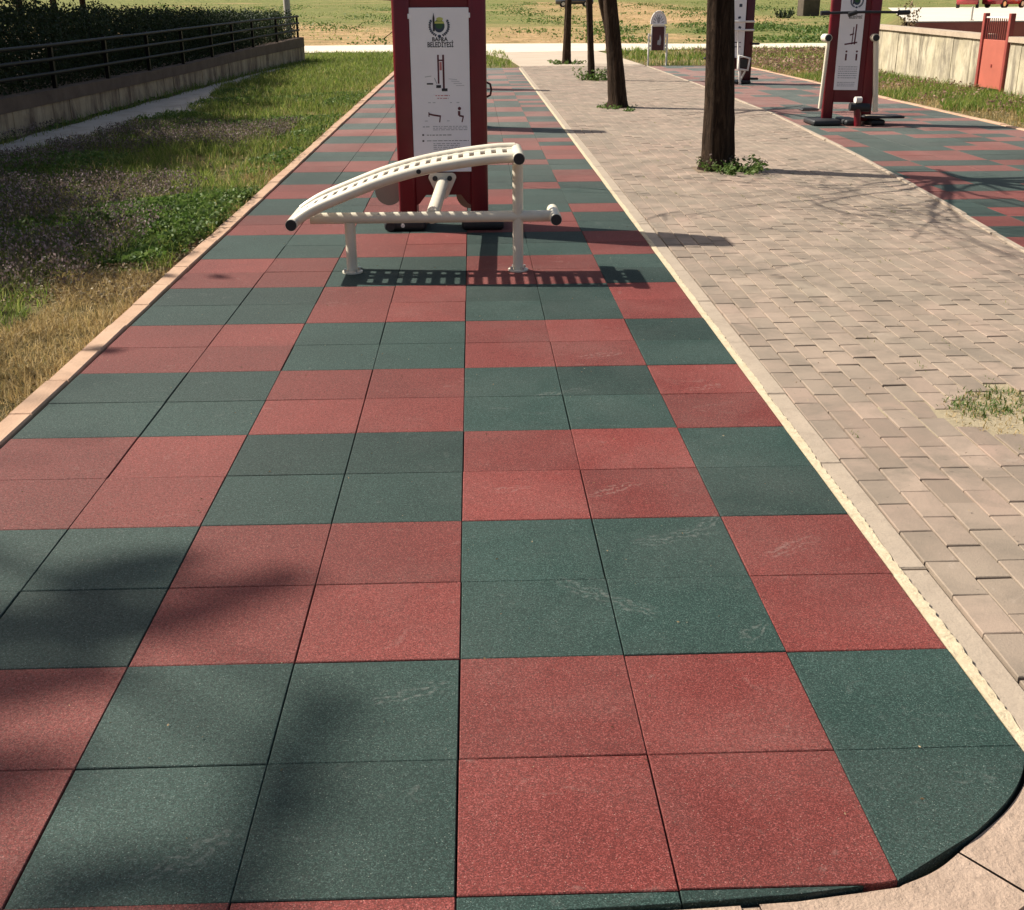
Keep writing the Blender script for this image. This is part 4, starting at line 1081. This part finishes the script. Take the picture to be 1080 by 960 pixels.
def shrub(name, x, y, w, h, n, mat, label, cat, stems=9, size=(.05, .12), group=None, flowers=None):
    z = ground_z(x, y) if y > 50 or x < -3 or x > 8.6 else -.02
    c = MB(); pts = []
    for k in range(stems):
        a = random.uniform(0, 2*PI); r = w*random.random()**.6; hh = h*random.uniform(.5, 1.05)
        p = Vector((r*.6*math.cos(a), r*.6*math.sin(a), 0)); q = Vector((r*math.cos(a), r*math.sin(a), hh)); c.tube([p, p.lerp(q, .5)+Vector((0, 0, .03*h)), q], [.006, .005, .002], mat, 5)
        for t in rng.random(max(1, n//stems)): pts.append(np.array(p.lerp(q, t))+rng.normal(0, .028+.03*w*.3, 3)*[1, 1, .5])
    pts = np.array(pts); pts[:, 2] = np.clip(pts[:, 2], .01, None)
    def put(P_, sz, fl, asp, m_):
        v = leaves(P_, sz, fl, asp)
        for k in range(len(P_)): c.add(v[4*k:4*k+4].tolist(), LQ, m_)
    put(pts, size, .7, .5, mat)
    if flowers is not None: put(pts[pts[:, 2] > np.quantile(pts[:, 2], .82)][::2]+[0, 0, .03], (.02, .045), 1, .7, flowers)
    o = c.build(name); o.location = (x, y, z); tag(o, label, cat, group)
shrub('brush_heap', 24.1, 92, .9, .75, 500, M['leaf_hedge'], 'low dark heap of brush lying in the field left of the dark block', 'brush', 30, (.1, .25))
shrub('dry_shrub', 12.75, 33.3, .34, 1.95, 700, M['litter'], 'dry brown shrub at the plaza corner behind the walking machine', 'shrub', 26, (.06, .14))
shrub('end_shrub', -7.0, 42.3, .5, 1.7, 700, M['weed_leaf'], 'leafy shrub at the far end of the hedge beside the pale pole', 'shrub', 24, (.06, .13))
# weeds round the tree feet
W_ = 'weed clumps round the tree feet'
shrub('weed_clump', 3.12, 11.72, .46, .17, 620, M['weed_leaf'], 'bushy weeds with pale flowers round the foot of the nearest trunk', 'weeds', 46, (.03, .075), W_, M['nettle_purple'])
shrub('weed_clump', 2.80, 20.72, .50, .07, 160, M['weed_leaf'], 'sparse flat weeds at the foot of the leaning second trunk', 'weeds', 22, (.04, .08), W_)
shrub('weed_clump', 3.22, 29.15, .62, .30, 420, M['weed_leaf'], 'pale weeds round the slim third trunk', 'weeds', 40, (.05, .11), W_)
shrub('weed_clump', 3.20, 37.75, .66, .16, 260, M['weed_leaf'], 'weeds round the foot of the farthest trunk on the walk', 'weeds', 30, (.05, .12), W_)
shrub('weed_clump', 3.0, 20.05, .16, .06, 60, M['weed_leaf'], 'small weed tuft growing between pavers just in front of the second trunk', 'weeds', 8, (.04, .08))

# ------------------------------------------------------------------ grass and ground cover
def in_gutter(x, y):
    w = np.interp(y, [p[0] for p in wx], [p[1] for p in wx]); return (x > w+np.interp(y, [q[0] for q in G0], [q[1] for q in G0])+.06) & (x < w+np.interp(y, [q[0] for q in G1], [q[1] for q in G1])-.12+.10*np.sin(y*1.3)+.08*np.sin(y*3.7)+.06*np.sin(y*9.1))
def scatter(n, x0, x1, y0, y1, power=1.):
    y = y0+(y1-y0)*rng.random(n)**power; x = rng.uniform(x0, x1, n); return np.c_[x, y]
def vnoise(p, s, seed):
    return (np.sin(p[:, 0]*s*1.3+seed)+np.sin(p[:, 1]*s*1.1+seed*2.3)+np.sin((p[:, 0]+p[:, 1])*s*.7+seed*.7)+np.sin((p[:, 0]-p[:, 1])*s*1.7+seed*1.9))/4
def left_mask(p):
    w = np.interp(p[:, 1], [q[0] for q in WALL], [q[1] for q in WALL]); kx = -2.21-.0019*p[:, 1]
    return (p[:, 0] > w+.05) & (p[:, 0] < kx) & ~in_gutter(p[:, 0], p[:, 1])
def stuff(name, v, q, nv, mat, label, cat):
    return tag(np_mesh(name, v, 0, nv, q, mat), label, cat, None, 'stuff')

GZ = -.04
def tufts(nc, per, x0, x1, y0, y1, spread):
    c = scatter(nc, x0, x1, y0, y1); hs = rng.uniform(.35, 1.6, nc); k = np.repeat(np.arange(nc), per)
    p = c[k]+rng.normal(0, spread, (len(k), 2)); return p, hs[k]
p, hs = tufts(1500, 26, -6.9, -2.2, 6.6, 16, .05); m_ = left_mask(p); p, hs = p[m_], hs[m_]
V = [blades(p, np.full(len(p), GZ), hs*rng.uniform(.06, .15, len(p)), (.004, .010), .5)]
p, hs = tufts(900, 26, -6.9, -2.75, 2.6, 7.2, .05); m_ = left_mask(p) & (p[:, 0] < -2.85); p, hs = p[m_], hs[m_]
V.append(blades(p, np.full(len(p), GZ), hs*rng.uniform(.05, .12, len(p)), (.004, .009), .55))
p, hs = tufts(1900, 19, -6.4, -2.2, 14, 30, .08); m_ = left_mask(p); p, hs = p[m_], hs[m_]
V.append(blades(p, np.full(len(p), GZ), hs*rng.uniform(.06, .17, len(p)), (.008, .016), .5))
p = scatter(26000, -6.2, -2.2, 28, 48); p = p[left_mask(p) | (p[:, 1] > 41)]; V.append(blades(p, np.full(len(p), GZ), (.07, .18), (.014, .026), .5))
p = scatter(14000, -20, 1.4, 36, 49); p = p[(p[:, 1] > 42) | (p[:, 0] > -5.5)]; V.append(blades(p, np.full(len(p), GZ), (.08, .20), (.02, .03), .5))
stuff('left_lawn', np.concatenate(V), BQ, 5, M['grass_green'], 'yellowish green grass along the kerb left of the tile path', 'grass')
q = scatter(60000, -6.9, -2.7, 4, 17); q = q[left_mask(q) & (vnoise(q, .8, 8)+.5*vnoise(q, 4.7, 3) > -.1)][:9000]
stuff('nettle_flowers', leaves(np.c_[q, GZ+.11+.09*rng.random(len(q))], (.014, .034), 1.8, .6), LQ, 4, foliage('nettle_flower', [(.34, .24, .24), (.44, .33, .33), (.26, .19, .16)], .3), 'pinkish nettle flower tips over the shaded part of the verge', 'flowers')
# dry straw near the camera
p = scatter(52000, -3.7, -2.2, 1.6, 6.6); p = p[left_mask(p) & (p[:, 0] > -3.0-.25*np.sin(p[:, 1]*2)+.12*vnoise(p, 6, 1))]; p = p[vnoise(p, 5, 2)+.6*rng.random(len(p)) > -.25]
V = [blades(p, np.full(len(p), GZ), (.03, .105), (.003, .006), .85, 1.0)]
p = scatter(9000, -2.6, -2.2, 8, 30); p = p[left_mask(p)]; V.append(blades(p, np.full(len(p), GZ), (.03, .10), (.006, .012), .9))
p = scatter(9000, -6.5, -2.2, 7, 34); p = p[left_mask(p)]; V.append(blades(p, np.full(len(p), GZ), (.05, .15), (.006, .014), .7))
p = scatter(9000, 8.6, 11.3, 12, 36); V.append(blades(p, np.full(len(p), GZ), (.05, .16), (.010, .018), .7))
p = scatter(5000, 5.6, 20, 36.2, 50); V.append(blades(p, np.full(len(p), GZ), (.05, .16), (.02, .03), .7))
stuff('dry_grass', np.concatenate(V), BQ, 5, M['grass_dry'], 'straw coloured dry grass beside the near kerb', 'dry grass')
# leaf litter and broad-leaved weeds
p = scatter(6000, -3.3, -2.2, 5.7, 8.0); p = p[left_mask(p)]
c = np.c_[p, GZ+rng.random(len(p))*.05]; stuff('leaf_litter', leaves(c, (.014, .038), .35, .6), LQ, 4, M['litter'], 'dry curled leaves lying between the straw and the green weeds', 'leaf litter')
p = scatter(110000, -6.9, -2.2, 2.2, 26, 1.3); p = p[left_mask(p)]; k = (vnoise(p, 1.2, 4)+.5*vnoise(p, 4.1, 2) > .02) & ((p[:, 1] > 6.9) | (p[:, 0] < -2.95)) & ((p[:, 0] < -2.5) | (p[:, 1] > 7.6)); p = p[k]
q = scatter(15000, -3.5, -2.24, 6.9, 10.8); q = q[left_mask(q) & (vnoise(q, 5, 7) > -.25)]; p = np.concatenate([p, q])
hh = .03+.13*rng.random(len(p))*np.clip(vnoise(p, 1.2, 4)*2+.3*(p[:, 0] > -3.5), .2, 1)
stuff('broad_leaved_weeds', leaves(np.c_[p, GZ+hh], (.025, .065), .6, .6), LQ, 4, M['weed_leaf'], 'bright broad leaved weeds along the shade edge on the left', 'weeds')
p = scatter(90000, -6.9, -2.6, 3.5, 18); p = p[left_mask(p)]; p = p[(vnoise(p, .8, 8)+.5*vnoise(p, 4.7, 3) > -.2) & (p[:, 0] < -2.75)]
hh = .04+.13*rng.random(len(p))
stuff('purple_nettles', leaves(np.c_[p, GZ+hh], (.018, .045), 1.6, .5), LQ, 4, M['nettle_purple'], 'purplish flowering nettles in the shade by the low wall', 'weeds')
p = scatter(16000, -6.9, -3.0, 8, 40); w = np.interp(p[:, 1], [q[0] for q in WALL], [q[1] for q in WALL]); p = p[(p[:, 0] < w+.48) & (p[:, 0] > w+.02)]
V = [blades(p, np.full(len(p), GZ), (.06, .22), (.008, .016), .5)]
p = scatter(26000, 8.62, 11.3, 10, 37); p = p[(vnoise(p, 1.1, 5) > -.1) | (p[:, 0] > 10.6)]; V.append(blades(p, np.full(len(p), GZ), (.07, .24), (.010, .02), .5))
p = scatter(16000, 5.7, 30, 36.2, 50.2); p = p[vnoise(p, .7, 3) > -.3]; V.append(blades(p, np.full(len(p), GZ), (.08, .26), (.02, .034), .5))
stuff('lush_grass', np.concatenate(V), BQ, 5, M['grass_lush'], 'greener grass at the wall foot and round the right court', 'grass')
p = scatter(9000, 8.7, 16, 31, 46); p = p[(p[:, 0] < 11.2) | (p[:, 1] > 36.5)]; p = p[vnoise(p, .6, 2) > -.35]
V = [leaves(np.c_[p, GZ+.03+.22*rng.random(len(p))], (.05, .12), .8, .6)]
p = scatter(5000, 8.7, 11.3, 14, 33); p = p[vnoise(p, 1.3, 9) > .1]; V.append(leaves(np.c_[p, GZ+.03+.16*rng.random(len(p))], (.03, .08), .8, .6))
stuff('brown_weeds', np.concatenate(V), LQ, 4, M['brown_weed'], 'reddish brown dry weeds beyond the right court', 'weeds')
# far field tufts
def field(n, x0, x1, y0, y1):
    p = scatter(n, x0, x1, y0, y1, 1.15); return p[~((p[:, 0] > 13) & (p[:, 0] > 12.8+(p[:, 1]-34)*.33) & (p[:, 1] < 113))]
p = field(34000, -45, 60, 58.5, 165); p = p[(vnoise(p*[.5, 1], .25, 3)+.7*vnoise(p, 1.3, 6) > .12)]
z = np.array([terrain(a, b) for a, b in p]); stuff('far_grass', blades(p, z-.02, (.05, .16), (.04, .11), 1.15), BQ, 5, M['grass_green'], 'green grass on the rising field beyond the far path', 'grass')
p = field(16000, -45, 60, 58.5, 165); p = p[vnoise(p*[.5, 1], .25, 3)+.5*vnoise(p, 1.1, 6) <= .1]
z = np.array([terrain(a, b) for a, b in p]); stuff('far_dry_grass', blades(p, z-.02, (.04, .12), (.04, .11), 1.2), BQ, 5, M['grass_dry'], 'dry ochre grass on the rising field beyond the far path', 'dry grass')
# weeds in the empty tree pit
def pit(n): a = rng.uniform(0, 2*PI, n); r = np.sqrt(rng.random(n))*1.04; return np.c_[PIT[0]+PIT[2]*r*np.cos(a), PIT[1]+PIT[3]*r*np.sin(a)]
c_ = pit(80); c_ = c_[(vnoise(c_, 6, 2) > -.2)]; k = np.repeat(np.arange(len(c_)), 30); p = c_[k]+rng.normal(0, .035, (len(k), 2))
tag(np_mesh('pit_weeds', blades(p, np.full(len(p), -.012), (.012, .036), (.004, .009), 1.1), 0, 5, BQ, M['weed_leaf']), 'low weeds in the sandy treeless pit among the pavers', 'weeds', None, 'stuff')
p = pit(1800); tag(np_mesh('pit_straw', blades(p, np.full(len(p), -.012), (.012, .035), (.003, .006), 1.3), 0, 5, BQ, M['grass_dry']), 'dry straw lying in the sandy treeless pit', 'dry grass', None, 'stuff')
# weed patches of the far field
c_ = np.concatenate([field(420, -40, 45, 60, 150), field(160, 8, 30, 58.5, 80)]); c_ = c_[vnoise(c_, .35, 5)+.4*vnoise(c_, 1.7, 2) > -.05]; k = np.repeat(np.arange(len(c_)), 60)
p = c_[k]+rng.normal(0, 1, (len(k), 2))*[.75, .5]; z = np.array([terrain(a, b) for a, b in p])
stuff('field_weeds', leaves(np.c_[p, z+rng.random(len(p))*.28], (.08, .22), .8, .6), LQ, 4, M['weed_leaf'], 'patches of green weeds over the rising field beyond the far path', 'weeds')
c_ = scatter(70, 1.75, 4.6, 2, 18); k = np.repeat(np.arange(70), 14); p = c_[k]+rng.normal(0, 1, (len(k), 2))*[.008, .04]; p = p[p[:, 0] < 4.2]
tag(np_mesh('joint_weeds', blades(p, np.full(len(p), -.015), (.012, .035), (.003, .005), .8), 0, 5, BQ, M['grass_green']), 'tiny weeds sprouting from the joints of the paved walk', 'weeds', None, 'stuff')
# crumbs: small leaves and bits on paving and tiles
p = np.concatenate([scatter(420, -2, 1.5, .2, 9), scatter(900, 1.7, 4.4, 1, 14)])
c = np.c_[p, np.full(len(p), .006)]; stuff('dry_bits', leaves(c, (.004, .013), .1, .5), LQ, 4, M['litter'], 'tiny dry leaf bits scattered over tiles and pavers', 'leaf litter')

# ------------------------------------------------------------------ light
sd = SD.normalized()
sun = bpy.data.lights.new('sun', 'SUN'); sun.energy = 5.0; sun.angle = math.radians(.6); sun.color = (1, .94, .83)
so = bpy.data.objects.new('sun', sun); COL.objects.link(so); so.rotation_mode = 'QUATERNION'; so.rotation_quaternion = sd.to_track_quat('-Z', 'Y'); so.location = (-20, 12, 30)
w = bpy.data.worlds.new('World'); scene.world = w; w.use_nodes = True
nt = w.node_tree; nt.nodes.clear(); out = nt.nodes.new('ShaderNodeOutputWorld'); bg = nt.nodes.new('ShaderNodeBackground'); sky = nt.nodes.new('ShaderNodeTexSky')
sky.sky_type = 'NISHITA'; sky.sun_disc = False; sky.dust_density = 4; sky.ozone_density = .6; sky.sun_elevation = math.asin(-sd.z); sky.sun_rotation = math.atan2(-sd.x, -sd.y)
nt.links.new(sky.outputs[0], bg.inputs[0]); nt.links.new(bg.outputs[0], out.inputs[0]); bg.inputs[1].default_value = .070

# ------------------------------------------------------------------ camera (solved from the tile grid)
cam = bpy.data.cameras.new('camera'); cam.sensor_width = 36; cam.lens = 1213.0157/1080*36; cam.clip_end = 2000; cam.clip_start = .05
co = bpy.data.objects.new('camera', cam); COL.objects.link(co)
r = Vector((.99943169, -.03319501, -.00586446)); d = Vector((-.01758399, -.36496555, -.93085496)); f = Vector((.02875941, .93042906, -.36534184))
u = -d; b = -f
co.matrix_world = Matrix(((r.x, u.x, b.x, .0686), (r.y, u.y, b.y, -2.032), (r.z, u.z, b.z, 1.8524), (0, 0, 0, 1)))
scene.camera = co
scene.render.resolution_x = 1024; scene.render.resolution_y = 910
scene.view_settings.view_transform = 'Standard'; scene.view_settings.look = 'None'; scene.view_settings.exposure = .66; scene.view_settings.gamma = 1
scene.render.engine = 'CYCLES'
